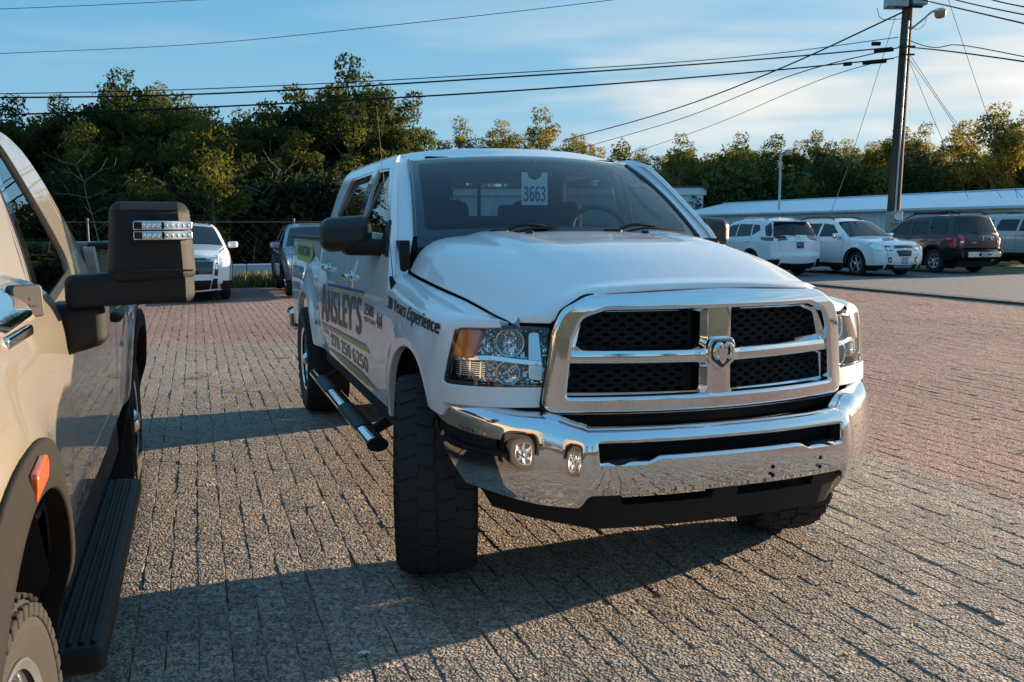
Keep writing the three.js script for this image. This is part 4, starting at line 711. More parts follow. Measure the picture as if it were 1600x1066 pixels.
    for (const q of [cyl(1, 0.93, 0.03, 28).rotateX(Math.PI / 2).scale(0.056, 0.036, 1).translate(s * 1.015, 0.425, -0.645), cyl(0.93, 1, 0.03, 28).rotateX(Math.PI / 2).scale(0.056, 0.036, 1).translate(s * 1.015, 0.425, -3.065)]) part(sb, 'end_cap', q, M.plastic);
    for (const [z0, z1] of [[-1.62, -0.98], [-2.72, -2.18]]) { const P = []; for (let i = 0; i <= 14; i++) { const a = lerp(0.12, Math.PI - 0.12, i / 14); P.push([s * (1.015 + 0.057 * Math.cos(a)), 0.425 + 0.039 * Math.sin(a)]); } part(sb, 'step_pad', [strip(P.map((p) => [p[0], p[1], z0]), P.map((p) => [p[0], p[1], z1]), 0, 4, s < 0), ...[z0, z1].map((z) => strip(P.map((p) => [p[0], p[1], z]), P.map((p) => [s * 1.015 + (p[0] - s * 1.015) * 0.96, 0.425 + (p[1] - 0.425) * 0.9, z]), 0, 1))], M.plastic); }
    for (const z of [-0.95, -2.75]) part(sb, 'bracket', bar([s * 1.0, 0.42, z], [s * 0.72, 0.56, z], 0.03), M.dark);
    // ---- bed
    const bedOut = poly([[-3.062, 0.62], [-3.062, 1.425, 0.02], [-5.28, 1.435, 0.05], [-5.36, 1.30], [-5.40, 0.62, 0.05], ...arcPts(-3.8, 0.50, 0.515, 0.51, Math.PI, 0, 30, 2.25).filter((p) => p[1] > 0.62)]);
    const SB = (z, v) => [0.985 - oSide(v) * 0.8 + flare(z, v, -3.8) * 1.7 - 0.05 * sstep(-5.0, -5.6, z), v, z];
    part(T, 'bed_side', side(panel(bedOut, SB, { step: 0.04, r: 0.012, depth: 0.05 })), M.white);
    part(T, 'bed_rail', box(0.09, 0.03, 2.24, s * 0.912, 1.432, -4.19, 0.012), M.plastic);
    part(T, 'bed_inner', box(0.03, 0.48, 2.2, s * 0.86, 1.18, -4.19), M.white);
    part(T, 'tail_lamp', side(panel(poly([[-5.18, 0.98], [-5.34, 0.98], [-5.31, 1.34], [-5.19, 1.34]]), SB, { step: 0.06, lift: 0.006, r: 0.004, depth: 0.03 })), M.red);
    // mirror
    const mp = (x, y, z) => [s * x, y, z], mir = thing('mirror', null, null, [0, 0, 0], 0, null, T); mir.name = 'mirror';
    const head = new RoundedBoxGeometry(0.265, 0.182, 0.17, 5, 0.058); { const p = head.attributes.position; for (let i = 0; i < p.count; i++) { const x = p.getX(i) * s; p.setY(i, p.getY(i) * (1 - 0.12 * (x + 0.1)) - 0.06 * x); p.setZ(i, p.getZ(i) - 0.06 * Math.abs(x) + 0.03 * Math.cos(p.getY(i) * 9)); } head.computeVertexNormals(); }
    part(mir, 'housing', head.translate(s * 1.095 - (s > 0 ? 0.04 : 0), 1.482, -1.0), mirrorShell);
    const arm = box(0.24, 0.085, 0.16, 0, 0, 0, 0.032); { const p = arm.attributes.position; for (let i = 0; i < p.count; i++) { const x = p.getX(i) * s; p.setY(i, p.getY(i) * (1 - 0.4 * x) - 0.02 * x); p.setZ(i, p.getZ(i) - 0.9 * (x + 0.12)); } arm.computeVertexNormals(); }
    part(mir, 'arm', [arm.translate(s * 0.99, 1.412, -0.80)], M.plastic);
    part(mir, 'mount', side(panel(poly([[-0.63, 1.375], [-0.83, 1.40, 0.02], [-0.80, 1.55, 0.02], [-0.745, 1.545]]), SS, { step: 0.04, lift: 0.012, r: 0.01, depth: 0.014 })), M.plastic);
    part(mir, 'glass', box(0.21, 0.14, 0.004, s * 1.10 - (s > 0 ? 0.04 : 0), 1.478, -1.094), M.chrome);
    // wheels
    makeWheel(T, 'wheel', [s * 0.875, 0.438, 0], s, { steer: -0.25, W: 0.345, blocks: 32, rimMat: M.chrome, spokes: 8 });
    makeWheel(T, 'wheel', [s * 0.875, 0.438, -3.797], s, { W: 0.335, blocks: 32, rimMat: M.chrome, spokes: 8 });
  }
  part(T, 'cab_back', [box(1.66, 0.84, 0.05, 0, 1.03, -3.02), box(0.16, 0.40, 0.05, 0.70, 1.65, -2.965), box(0.16, 0.40, 0.05, -0.70, 1.65, -2.965), box(1.38, 0.07, 0.05, 0, 1.885, -2.955)], M.white);
  part(T, 'rear_window', [box(1.34, 0.41, 0.006, 0, 1.655, -2.965)], M.glass); part(T, 'rear_window_frame', [-0.24, 0.24].map((x) => box(0.022, 0.41, 0.02, x, 1.655, -2.955)), M.plastic);
  part(T, 'bed_floor', box(1.72, 0.04, 2.3, 0, 0.93, -4.2), M.plastic); part(T, 'bulkhead', box(1.74, 0.5, 0.04, 0, 1.16, -3.10), M.white);
  part(T, 'tailgate', box(1.62, 0.56, 0.06, 0, 1.15, -5.33, 0.015), M.white);
  part(T, 'rear_bumper', [box(1.94, 0.20, 0.20, 0, 0.60, -5.47, 0.05), box(0.12, 0.22, 0.34, 0.94, 0.62, -5.42, 0.05), box(0.12, 0.22, 0.34, -0.94, 0.62, -5.42, 0.05)], M.chrome);
  part(T, 'chassis', [box(0.16, 0.18, 5.6, 0.42, 0.62, -2.4), box(0.16, 0.18, 5.6, -0.42, 0.62, -2.4), box(1.6, 0.05, 2.4, 0, 0.66, -1.8), bar([-0.8, 0.42, 0], [0.8, 0.42, 0], 0.06), bar([-0.8, 0.44, -3.797], [0.8, 0.44, -3.797], 0.06), new THREE.SphereGeometry(0.17, 16, 12).translate(0.12, 0.44, -3.797), new THREE.SphereGeometry(0.15, 16, 12).translate(0.25, 0.42, 0), box(0.9, 0.28, 1.1, 0, 0.66, -0.15)], M.dark);

  // ---- grille
  const GZ = (x, y) => 0.902 - 0.125 * (x / 0.65) ** 2 - (y - 0.85) * 0.012;
  const SG = (d) => (x, y) => [x, y, GZ(x, y) + d];
  const gOut = poly([[-0.655, 0.845, 0.035], [0.655, 0.845, 0.035], [0.615, 1.13], [0.585, 1.20, 0.06], [0.50, 1.252, 0.08], [0, 1.274, 0.5], [-0.50, 1.252, 0.08], [-0.585, 1.20, 0.06], [-0.615, 1.13]], 8);
  const gIn = poly([[-0.598, 0.878, 0.03], [0.598, 0.878, 0.03], [0.572, 1.11], [0.535, 1.195, 0.07], [0.44, 1.228, 0.06], [-0.44, 1.228, 0.06], [-0.535, 1.195, 0.07], [-0.572, 1.11]], 8);
  const SGb = (x, y) => { // crowned surround
    const q = SG(0)(x, y), t = Math.max(0, y - 1.205), w = Math.max(0, Math.abs(x) - 0.60); q[2] -= 3.4 * t * t + 2.5 * w * w; return q;
  };
  const gr = part(T, 'grille', panel(gOut, SGb, { holes: [gIn], step: 0.03, r: 0.022, depth: 0.075, holeR: 0.016, holeDepth: 0.06, flip: true }), M.chrome);
  part(gr, 'grille_seal', panel(gOut.map(([x, y]) => [x * 1.022, 1.06 + (y - 1.06) * 1.085]), (x, y) => { const q = SGb(x, y); q[2] -= 0.014; return q; }, { holes: [gIn], step: 0.05, r: 0.004, depth: 0.03, flip: true }), M.dark);
  const ops = [poly([[-0.602, 0.876, 0.03], [-0.07, 0.872, 0.03], [-0.048, 0.91], [-0.046, 1.014, 0.025], [-0.580, 1.021, 0.025]]), poly([[-0.575, 1.058, 0.025], [-0.06, 1.052, 0.025], [-0.046, 1.09], [-0.046, 1.224, 0.02], [-0.440, 1.224, 0.05], [-0.530, 1.192, 0.05]])];
  const ops4 = [...ops, ...ops.map((o) => o.map(([x, y]) => [-x, y]))];
  const inner = poly([[-0.625, 0.855], [0.625, 0.855], [0.595, 1.12], [0.545, 1.235], [-0.545, 1.235], [-0.595, 1.12]]);
  part(gr, 'grille_bars', panel(inner, (x, y) => { const c = sstep(0.10, 0.03, Math.abs(x)) * 0.016, hb = sstep(0.045, 0.0, Math.abs(y - 1.035)) * 0.006; return SG(-0.022 + c + hb)(x, y); }, { holes: ops4, step: 0.025, lip: true, r: 0.008, depth: 0.02, chamfer: 0.026, holeDepth: 0.085, flip: true }), M.chrome);
  part(gr, 'grille_gap', panel(poly([[-0.615, 0.83], [0.615, 0.83], [0.58, 1.16], [0.5, 1.235], [-0.5, 1.235], [-0.58, 1.16]]), SG(-0.135), { step: 0.08, lip: false, flip: true }), M.dark);
  const hexMat = std({ color: rgb(0.004, 0.004, 0.004), roughness: 0.9 });
  for (const [x0, x1, y0, y1] of [[-0.60, -0.07, 0.87, 1.025], [0.07, 0.60, 0.87, 1.025], [-0.58, -0.07, 1.045, 1.225], [0.07, 0.58, 1.045, 1.225]]) {
    const holes = [], p = 0.034; for (let j = 0, y = y0 + 0.014; y < y1 - 0.012; j++, y += p * 0.52) for (let x = x0 + 0.024 + (j % 2) * p * 0.9; x < x1 - 0.022; x += p * 1.8) holes.push([[-0.017, 0], [-0.009, 0.0075], [0.009, 0.0075], [0.017, 0], [0.009, -0.0075], [-0.009, -0.0075]].map(([a, b]) => [x + a, y + b]));
    part(gr, 'mesh_insert', panel(poly([[x0, y0], [x1, y0], [x1, y1], [x0, y1]]), SG(-0.098), { holes, step: 0.1, r: 0.0015, depth: 0.010, flip: true }), hexMat);
  }
  // emblem
  const em = part(gr, 'emblem', panel(poly([[-0.042, 1.098, 0.016], [0.042, 1.098, 0.016], [0.053, 1.075, 0.012], [0.051, 1.018, 0.012], [0, 0.978, 0.012], [-0.051, 1.018, 0.012], [-0.053, 1.075, 0.012]]), SG(0.012), { step: 0.02, r: 0.006, depth: 0.02, flip: true }), M.chrome);
  part(em, 'emblem_field', panel(poly([[-0.036, 1.090, 0.012], [0.036, 1.090, 0.012], [0.046, 1.073, 0.01], [0.044, 1.022, 0.01], [0, 0.987, 0.01], [-0.044, 1.022, 0.01], [-0.046, 1.073, 0.01]]), SG(0.0135), { step: 0.02, lip: false, flip: true }), M.gloss);
  const ez = GZ(0, 1.05) + 0.020, horns = [];
  for (const s of [1, -1]) horns.push(tube([[s * 0.007, 1.068, ez], [s * 0.016, 1.079, ez + 0.004], [s * 0.029, 1.074, ez + 0.004], [s * 0.036, 1.056, ez + 0.003], [s * 0.034, 1.036, ez + 0.002], [s * 0.025, 1.028, ez], [s * 0.021, 1.040, ez]], 0.0095, 30, 10));
  part(em, 'horns', horns, M.chrome); part(em, 'ram_head', [panel(poly([[-0.016, 1.066, 0.006], [0.016, 1.066, 0.006], [0.018, 1.05], [0.010, 1.018], [0, 1.004, 0.004], [-0.010, 1.018], [-0.018, 1.05]]), SG(0.022), { step: 0.02, r: 0.004, depth: 0.008, flip: true })], M.chrome);
  // ---- headlamps
  for (const s of [1, -1]) {
    const side = (g) => s > 0 ? g : flipX(g), hl = thing('headlamp', null, null, [0, 0, 0], 0, null, T); hl.name = 'headlamp';
    const out = poly([[0.585, 0.935, 0.03], [0.985, 0.926, 0.012], [0.972, 1.138, 0.015], [0.64, 1.136, 0.03]]), SL = (d) => (a, y) => { const p = plan(a), o = lerp(oSide(y), oFront(y), sstep(0.42, 0.78, a)) - d; return [p[0] - p[2] * o, y, p[1] - p[3] * o]; };
    part(hl, 'lens', side(panel(out, SL(-0.002), { step: 0.04, r: 0.004, depth: 0.02 })), M.lens);
    part(hl, 'bezel', side(panel(poly([[0.573, 0.926, 0.03], [0.994, 0.916, 0.012], [0.982, 1.148, 0.015], [0.632, 1.144, 0.03]]), SL(-0.006), { holes: [poly([[0.583, 0.937, 0.03], [0.985, 0.928, 0.012], [0.973, 1.137, 0.015], [0.640, 1.134, 0.03]])], step: 0.04, lip: true, r: 0.003, depth: 0.01, holeR: 0.002, holeDepth: 0.02 })), M.gloss);
    part(hl, 'reflector', side(panel(out, (a, y) => SL(-0.075 + 0.012 * Math.sin((a) * 46) * sstep(1.0, 1.06, y) + 0.01 * Math.sin(y * 120) * sstep(0.74, 0.6, a))(a, y), { step: 0.012, lip: false })), M.facet);
    part(hl, 'turn_lamp', side(panel(poly([[0.607, 1.033, 0.01], [0.715, 1.031, 0.01], [0.752, 1.128, 0.01], [0.650, 1.128, 0.02]]), SL(-0.016), { step: 0.02, r: 0.006, depth: 0.03 })), M.amber);
    part(hl, 'divider', [side(panel(poly([[0.60, 1.012], [0.80, 1.020], [0.96, 1.000], [0.96, 1.014], [0.80, 1.034], [0.60, 1.026]]), SL(-0.028), { step: 0.03, r: 0.003, depth: 0.045 })), ...[0.645, 0.70, 0.75].map((a) => side(panel(poly([[a, 0.95], [a + 0.006, 0.95], [a + 0.006, 1.012], [a, 1.012]]), SL(-0.03), { step: 0.03, r: 0.001, depth: 0.045 }))), ...Array.from({ length: 7 }, (_, i) => side(panel(poly([[0.62, 0.957 + i * 0.008], [0.77, 0.957 + i * 0.008], [0.77, 0.9592 + i * 0.008], [0.62, 0.9592 + i * 0.008]]), SL(-0.034), { step: 0.05, r: 0.001, depth: 0.03 })))], M.reflector);
    part(hl, 'marker_bulb', side(panel(poly([[0.68, 0.965, 0.01], [0.705, 0.965, 0.01], [0.705, 1.002, 0.01], [0.68, 1.002, 0.01]]), SL(-0.05), { step: 0.02, r: 0.004, depth: 0.02 })), M.amber);
    for (const [a, y, R] of [[0.86, 1.082, 0.05], [0.855, 0.968, 0.042]]) {
      const c = SL(-0.05)(a, y), pl = plan(a), bowl = lathe(Array.from({ length: 9 }, (_, i) => [R * 0.13 + R * 0.95 * i / 8, 0.055 * (i / 8) ** 2 - 0.055]), 28).rotateX(Math.PI / 2).rotateY(Math.atan2(pl[2], pl[3])).translate(c[0], c[1], c[2]);
      part(hl, 'lamp_bowl', side(bowl), M.facet); part(hl, 'bulb', side(new THREE.SphereGeometry(R * 0.24, 14, 10).translate(c[0] - pl[2] * 0.025, c[1], c[2] - pl[3] * 0.025)), M.lens);
      part(hl, 'bowl_ring', side(new THREE.TorusGeometry(R * 1.06, 0.004, 8, 28).rotateY(Math.atan2(pl[2], pl[3])).translate(c[0], c[1], c[2])), M.chromeRough);
    }
    part(hl, 'inner_shield', side(panel(poly([[0.925, 0.95, 0.01], [0.965, 0.945, 0.01], [0.952, 1.12, 0.01], [0.925, 1.12, 0.01]]), SL(-0.03), { step: 0.03, r: 0.004, depth: 0.03 })), M.chromeRough);
  }
  part(T, 'valance', [panel(poly([[-0.66, 0.78], [0.66, 0.78], [0.66, 0.86], [-0.66, 0.86]]), (x, y) => [x, y, GZ(x, y) - 0.055], { step: 0.1, lip: false, flip: true }), ...both(panel(poly([[0.56, 0.74], [1.0, 0.74], [1.0, 0.85], [0.56, 0.85]]), (a, y) => { const p = plan(a); return [p[0] - p[2] * 0.04, y, p[1] - p[3] * 0.04]; }, { step: 0.08, lip: false }))], M.dark);
  // ---- front bumper
  const bHalf = [[0, 1.045], [0.2, 1.042], [0.38, 1.028], [0.52, 1.008], [0.575, 0.992], [0.615, 0.958], [0.66, 0.930], [0.74, 0.885], [0.83, 0.815], [0.905, 0.725], [0.955, 0.635], [0.985, 0.54], [0.998, 0.44]].map(([x, z]) => [x * 0.992, z - 0.035 - 0.05 * x * x]), bx = new THREE.CatmullRomCurve3([...bHalf.slice(1).reverse().map(([x, z]) => V(-x, 0, z)), ...bHalf.map(([x, z]) => V(x, 0, z))], false, 'centripetal'); bx.arcLengthDivisions = 800; const bL = bx.getLength() / 2;
  const bp = (a) => { const u = Math.max(0, Math.min(1, 0.5 + a / bL / 2)), p = bx.getPointAt(u), t = bx.getTangentAt(u); return [p.x, p.z, -t.z, t.x]; };
  const yTopB = (a) => { const r = Math.abs(bp(a)[0]); return lerp(0.796, 0.838, sstep(0.56, 0.70, r)) + 0.030 * sstep(0.75, 1.0, r); };
  const yBotB = (a) => { const r = Math.abs(bp(a)[0]); return lerp(0.556, 0.506, sstep(0.545, 0.60, r)) + 0.050 * sstep(0.62, 0.99, r) ** 1.2; };
  const bOff = spline([[0, -0.018], [0.12, -0.004], [0.35, 0.006], [0.6, 0.004], [0.74, -0.004], [0.84, -0.018], [0.92, -0.042], [1.0, -0.085]]), bHt = spline([[0, 0], [0.4, 0.42], [0.6, 0.66], [0.74, 0.84], [0.84, 0.935], [0.92, 0.98], [1, 1.0]]);
  const SBm = (a, q) => { const p = bp(a), o = bOff(q), y0 = yBotB(a), y1 = yTopB(a); return [p[0] + p[2] * o, lerp(y0, y1, bHt(q)), p[1] + p[3] * o]; };
  const N = 60, bo = [...Array.from({ length: N + 1 }, (_, i) => [lerp(-bL + 0.26, bL - 0.26, i / N), 0]), ...Array.from({ length: N + 1 }, (_, i) => [lerp(bL, -bL, i / N), 1])];
  const slot = poly([[-0.53, 0.44, 0.04], [-0.34, 0.44, 0.03], [-0.30, 0.50, 0.03], [0.30, 0.50, 0.03], [0.34, 0.44, 0.03], [0.53, 0.44, 0.04], [0.54, 0.76, 0.06], [-0.54, 0.76, 0.06]], 6);
  const bum = part(T, 'front_bumper', panel(bo, SBm, { holes: [slot], stepU: 0.03, stepV: 0.06, step: 0.03, r: 0.006, depth: 0.03, holeR: 0.014, holeDepth: 0.055, flip: true }), M.chrome);
  part(bum, 'intake', panel(poly([[-0.56, 0.62], [0.56, 0.62], [0.56, 0.76], [-0.56, 0.76]]), (x, y) => [x, y, 0.89 - 0.07 * x * x], { step: 0.1, lip: false, flip: true }), M.dark);
  for (const s of [1, -1]) part(bum, 'tow_hook', [tube([[s * 0.36, 0.66, 0.91], [s * 0.38, 0.672, 0.955], [s * 0.44, 0.675, 0.965], [s * 0.49, 0.665, 0.945], [s * 0.48, 0.65, 0.91]], 0.017, 24, 10)], M.plastic);
  for (const [x, y] of [[0.17, 0.585], [0.17, 0.618], [0.40, 0.592], [0.40, 0.628]]) part(bum, 'bolt_hole', cyl(0.008, 0.008, 0.004, 10).rotateX(Math.PI / 2).translate(x, y, bp(x)[1] + 0.004), M.dark);
  part(T, 'air_dam', [panel([...Array.from({ length: 41 }, (_, i) => [lerp(-0.99, 0.99, i / 40), 0]), ...Array.from({ length: 41 }, (_, i) => [lerp(1.05, -1.05, i / 40), 1])], (a, q) => { const p = bp(a), y1 = yBotB(a) + 0.03, y0 = 0.412 + 0.05 * sstep(0.5, 1.0, Math.abs(p[0])), o = -0.035 - 0.05 * (1 - q); return [p[0] + p[2] * o, lerp(y0, y1, q), p[1] + p[3] * o]; }, { holes: [[-0.24, -0.0], [0.24, 0]].map(([c]) => poly([[c - 0.19, 0.50, 0.02], [c + 0.19, 0.50, 0.02], [c + 0.19, 0.78, 0.02], [c - 0.19, 0.78, 0.02]])), stepU: 0.05, stepV: 0.2, step: 0.06, r: 0.006, depth: 0.05, flip: true })], M.plastic);
  // ---- antenna
  part(T, 'aerial', [bar([-0.950, 1.245, -0.48], [-1.000, 2.09, -0.56], 0.0020, 0.0012, 6)], M.plastic); part(T, 'aerial_base', [lathe([[0.001, 0.05], [0.009, 0.048], [0.018, 0.0], [0.02, -0.02]], 14).rotateZ(0.3).translate(-0.950, 1.235, -0.478)], M.plastic);
  // ---- cabin
  const cab = thing('cabin', null, null, [0, 0, 0], 0, null, T); cab.name = 'cabin';
  part(cab, 'dashboard', [box(1.56, 0.30, 0.46, 0, 1.30, -0.80, 0.08), box(0.5, 0.07, 0.3, 0.38, 1.455, -0.80, 0.03), box(1.6, 0.5, 0.05, 0, 1.1, -0.66)], M.plastic);
  for (const x of [0.40, -0.40]) { const s = part(cab, 'seat', [box(0.52, 0.16, 0.52, x, 1.06, -1.62, 0.06), box(0.50, 0.70, 0.16, x, 1.34, -1.93, 0.07)], M.seat); part(s, 'headrest', box(0.29, 0.26, 0.13, x, 1.76, -1.97, 0.055), M.seat); }
  const rs = part(cab, 'rear_seat', [box(1.45, 0.16, 0.5, 0, 1.08, -2.5, 0.05), box(1.48, 0.6, 0.14, 0, 1.30, -2.86, 0.05)], M.seat); for (const x of [0.5, -0.5]) part(rs, 'headrest', box(0.26, 0.13, 0.10, x, 1.62, -2.88, 0.04), M.seat);
  part(cab, 'steering_wheel', [new THREE.TorusGeometry(0.18, 0.016, 10, 36).rotateX(-0.45).translate(0.40, 1.47, -1.06), bar([0.40, 1.45, -1.04], [0.40, 1.33, -0.85], 0.04), box(0.14, 0.10, 0.05, 0.40, 1.465, -1.06, 0.02)], M.plastic);
  part(cab, 'headliner', panel(poly([[-0.66, -1.32], [0.66, -1.32], [0.68, -2.98], [-0.68, -2.98]]), (x, z) => [x, 1.915 - 0.05 * (x / 0.7) ** 2 + 0.02 * sstep(-1.3, -2, z), z], { step: 0.2, lip: false, flip: true }), M.plasticGrey);
  part(cab, 'cabin_floor', box(1.66, 0.04, 2.5, 0, 0.80, -1.75), M.dark); part(cab, 'door_trim', [1, -1].flatMap((s) => [box(0.05, 0.72, 2.4, s * 0.87, 1.09, -1.78)]), M.plastic);
  part(cab, 'rear_view_mirror', [box(0.25, 0.075, 0.03, 0.01, 1.845, -1.22, 0.014), bar([0.01, 1.85, -1.21], [0.01, 1.91, -1.17], 0.012)], M.plastic);
  part(cab, 'sun_visor', [box(0.46, 0.10, 0.02, 0.36, 1.865, -1.29, 0.008), box(0.46, 0.10, 0.02, -0.36, 1.865, -1.29, 0.008)].map((g) => g), M.plasticGrey);
  part(cab, 'grab_handle', [tube([[0.735, 1.56, -0.93], [0.70, 1.58, -0.95], [0.665, 1.70, -1.13], [0.66, 1.75, -1.20]], 0.014, 16, 8), tube([[-0.735, 1.56, -0.93], [-0.70, 1.58, -0.95], [-0.665, 1.70, -1.13], [-0.66, 1.75, -1.20]], 0.014, 16, 8)], M.plasticGrey);

  // ---- lettering on the passenger side (the flank that faces the tan pickup)
  const SR = (z, v) => { const p = z > -0.535 ? SF(z, v) : z > -3.05 ? SS(z, v) : [0.985 - oSide(v) * 0.8 + flare(z, v, -3.8) * 1.7, v, z]; return [-p[0], p[1], p[2]]; };
  const L = (name, t, z, y, w, h, m, o = {}) => part(T, name, (o.bold ? boldLettering : lettering)(t, SR, z, y, w, h, { flip: true, lift: 0.0016, ...o }), m);
  L('lettering', '30 Years Experience', -0.50, 1.112, 1.03, 0.078, M.inkBlack, { slope: -0.024, step: 0.03, bold: 0.0035 });
  L('lettering', 'A', -2.93, 0.845, 0.33, 0.265, M.inkBrown, { slope: 0.03, bold: 0.012 });
  L('lettering', "NSLEY'S", -2.58, 0.868, 1.36, 0.215, M.inkBrown, { slope: 0.034, bold: 0.010 });
  L('lettering', '270 250 6250', -2.50, 0.708, 1.44, 0.088, M.inkBrown, { slope: 0.010 });
  L('badge', '2500', -1.12, 1.045, 0.27, 0.062, M.inkBlack); L('badge', 'HEAVY DUTY', -1.12, 1.008, 0.33, 0.027, M.inkBlack); L('badge', '4x4', -0.76, 1.01, 0.15, 0.08, M.inkBlack);
  const stripe = (name, pts, m, lift = 0.0014) => part(T, name, panel(poly(pts), SR, { step: 0.05, lip: false, lift, flip: true }), m);
  stripe('stripe', [[-2.60, 1.112], [-1.16, 1.152], [-1.14, 1.168], [-2.62, 1.130]], M.inkBlue); stripe('stripe', [[-2.60, 1.096], [-1.18, 1.134], [-1.16, 1.149], [-2.60, 1.109]], M.inkYellow);
  stripe('stripe', [[-2.95, 0.822], [-1.02, 0.872], [-0.96, 0.842], [-2.92, 0.800]], M.inkYellow); stripe('stripe', [[-2.95, 0.830], [-1.10, 0.880], [-1.06, 0.872], [-2.95, 0.823]], M.inkBlue, 0.0018);
  stripe('swoosh', [[-2.72, 0.660], [-1.95, 0.688], [-1.3, 0.690], [-0.78, 0.662], [-1.3, 0.638], [-1.95, 0.638]], M.inkGreen); stripe('swoosh_edge', [[-2.80, 0.662], [-1.95, 0.699], [-1.3, 0.701], [-0.72, 0.664], [-1.3, 0.690], [-1.95, 0.688], [-2.72, 0.66]], M.inkBlue, 0.0018);
  // advert on the bed
  stripe('sign_arrow', [[-4.78, 1.335], [-4.70, 1.395], [-3.62, 1.400], [-3.34, 1.300], [-3.66, 1.225], [-4.66, 1.235]], M.inkYellow); stripe('sign_arrow_tip', [[-3.62, 1.385], [-3.36, 1.300], [-3.66, 1.235], [-3.52, 1.305]], M.inkBlack, 0.0020);
  L('lettering', 'PAINTING', -4.62, 1.275, 0.92, 0.085, M.inkBlack, { lift: 0.003 }); L('lettering', '&', -3.90, 1.07, 0.10, 0.10, M.inkBlue);
  const SC = (z, y, w, h, n, seed, m, o = {}) => part(T, 'small_lettering', scribble(SR, z, y, w, h, n, seed, { flip: true, ...o }), m).userData.kind = 'stuff';
  SC(-4.86, 1.14, 0.80, 0.06, 10, 3, M.inkBlue); SC(-4.82, 1.06, 0.74, 0.055, 9, 4, M.inkBlue); SC(-4.74, 0.98, 0.5, 0.05, 7, 5, M.inkBlue); SC(-3.30, 0.90, 0.24, 0.05, 5, 6, M.inkBlue); SC(-3.28, 0.78, 0.24, 0.05, 5, 7, M.inkBlue); SC(-2.86, 0.765, 0.55, 0.045, 11, 8, M.inkBlack, { slope: -0.02 });
}
{
  const w = toWorld(0.018, 1.825, -1.135), g = thing('price_tag', 'white hang tag with the number 3663 hanging behind the windshield of the white pickup', 'hang tag', w, YAW);
  const o = poly([[-0.078, -0.185, 0.004], [0.078, -0.185, 0.004], [0.078, 0, 0.004], [0.045, 0.0], [0.035, -0.03, 0.02], [0.0, -0.045, 0.02], [-0.035, -0.03, 0.02], [-0.045, 0], [-0.078, 0, 0.004]]);
  const S = (x, y) => [x, y, 0.004 * Math.sin(x * 12)];
  part(g, 'card', panel(o, S, { step: 0.04, r: 0.0006, depth: 0.001, flip: true }), M.paper); part(g, 'number', lettering('3663', S, -0.066, -0.165, 0.132, 0.088, { flip: true, lift: 0.001, step: 0.03 }), M.inkBlue);
}

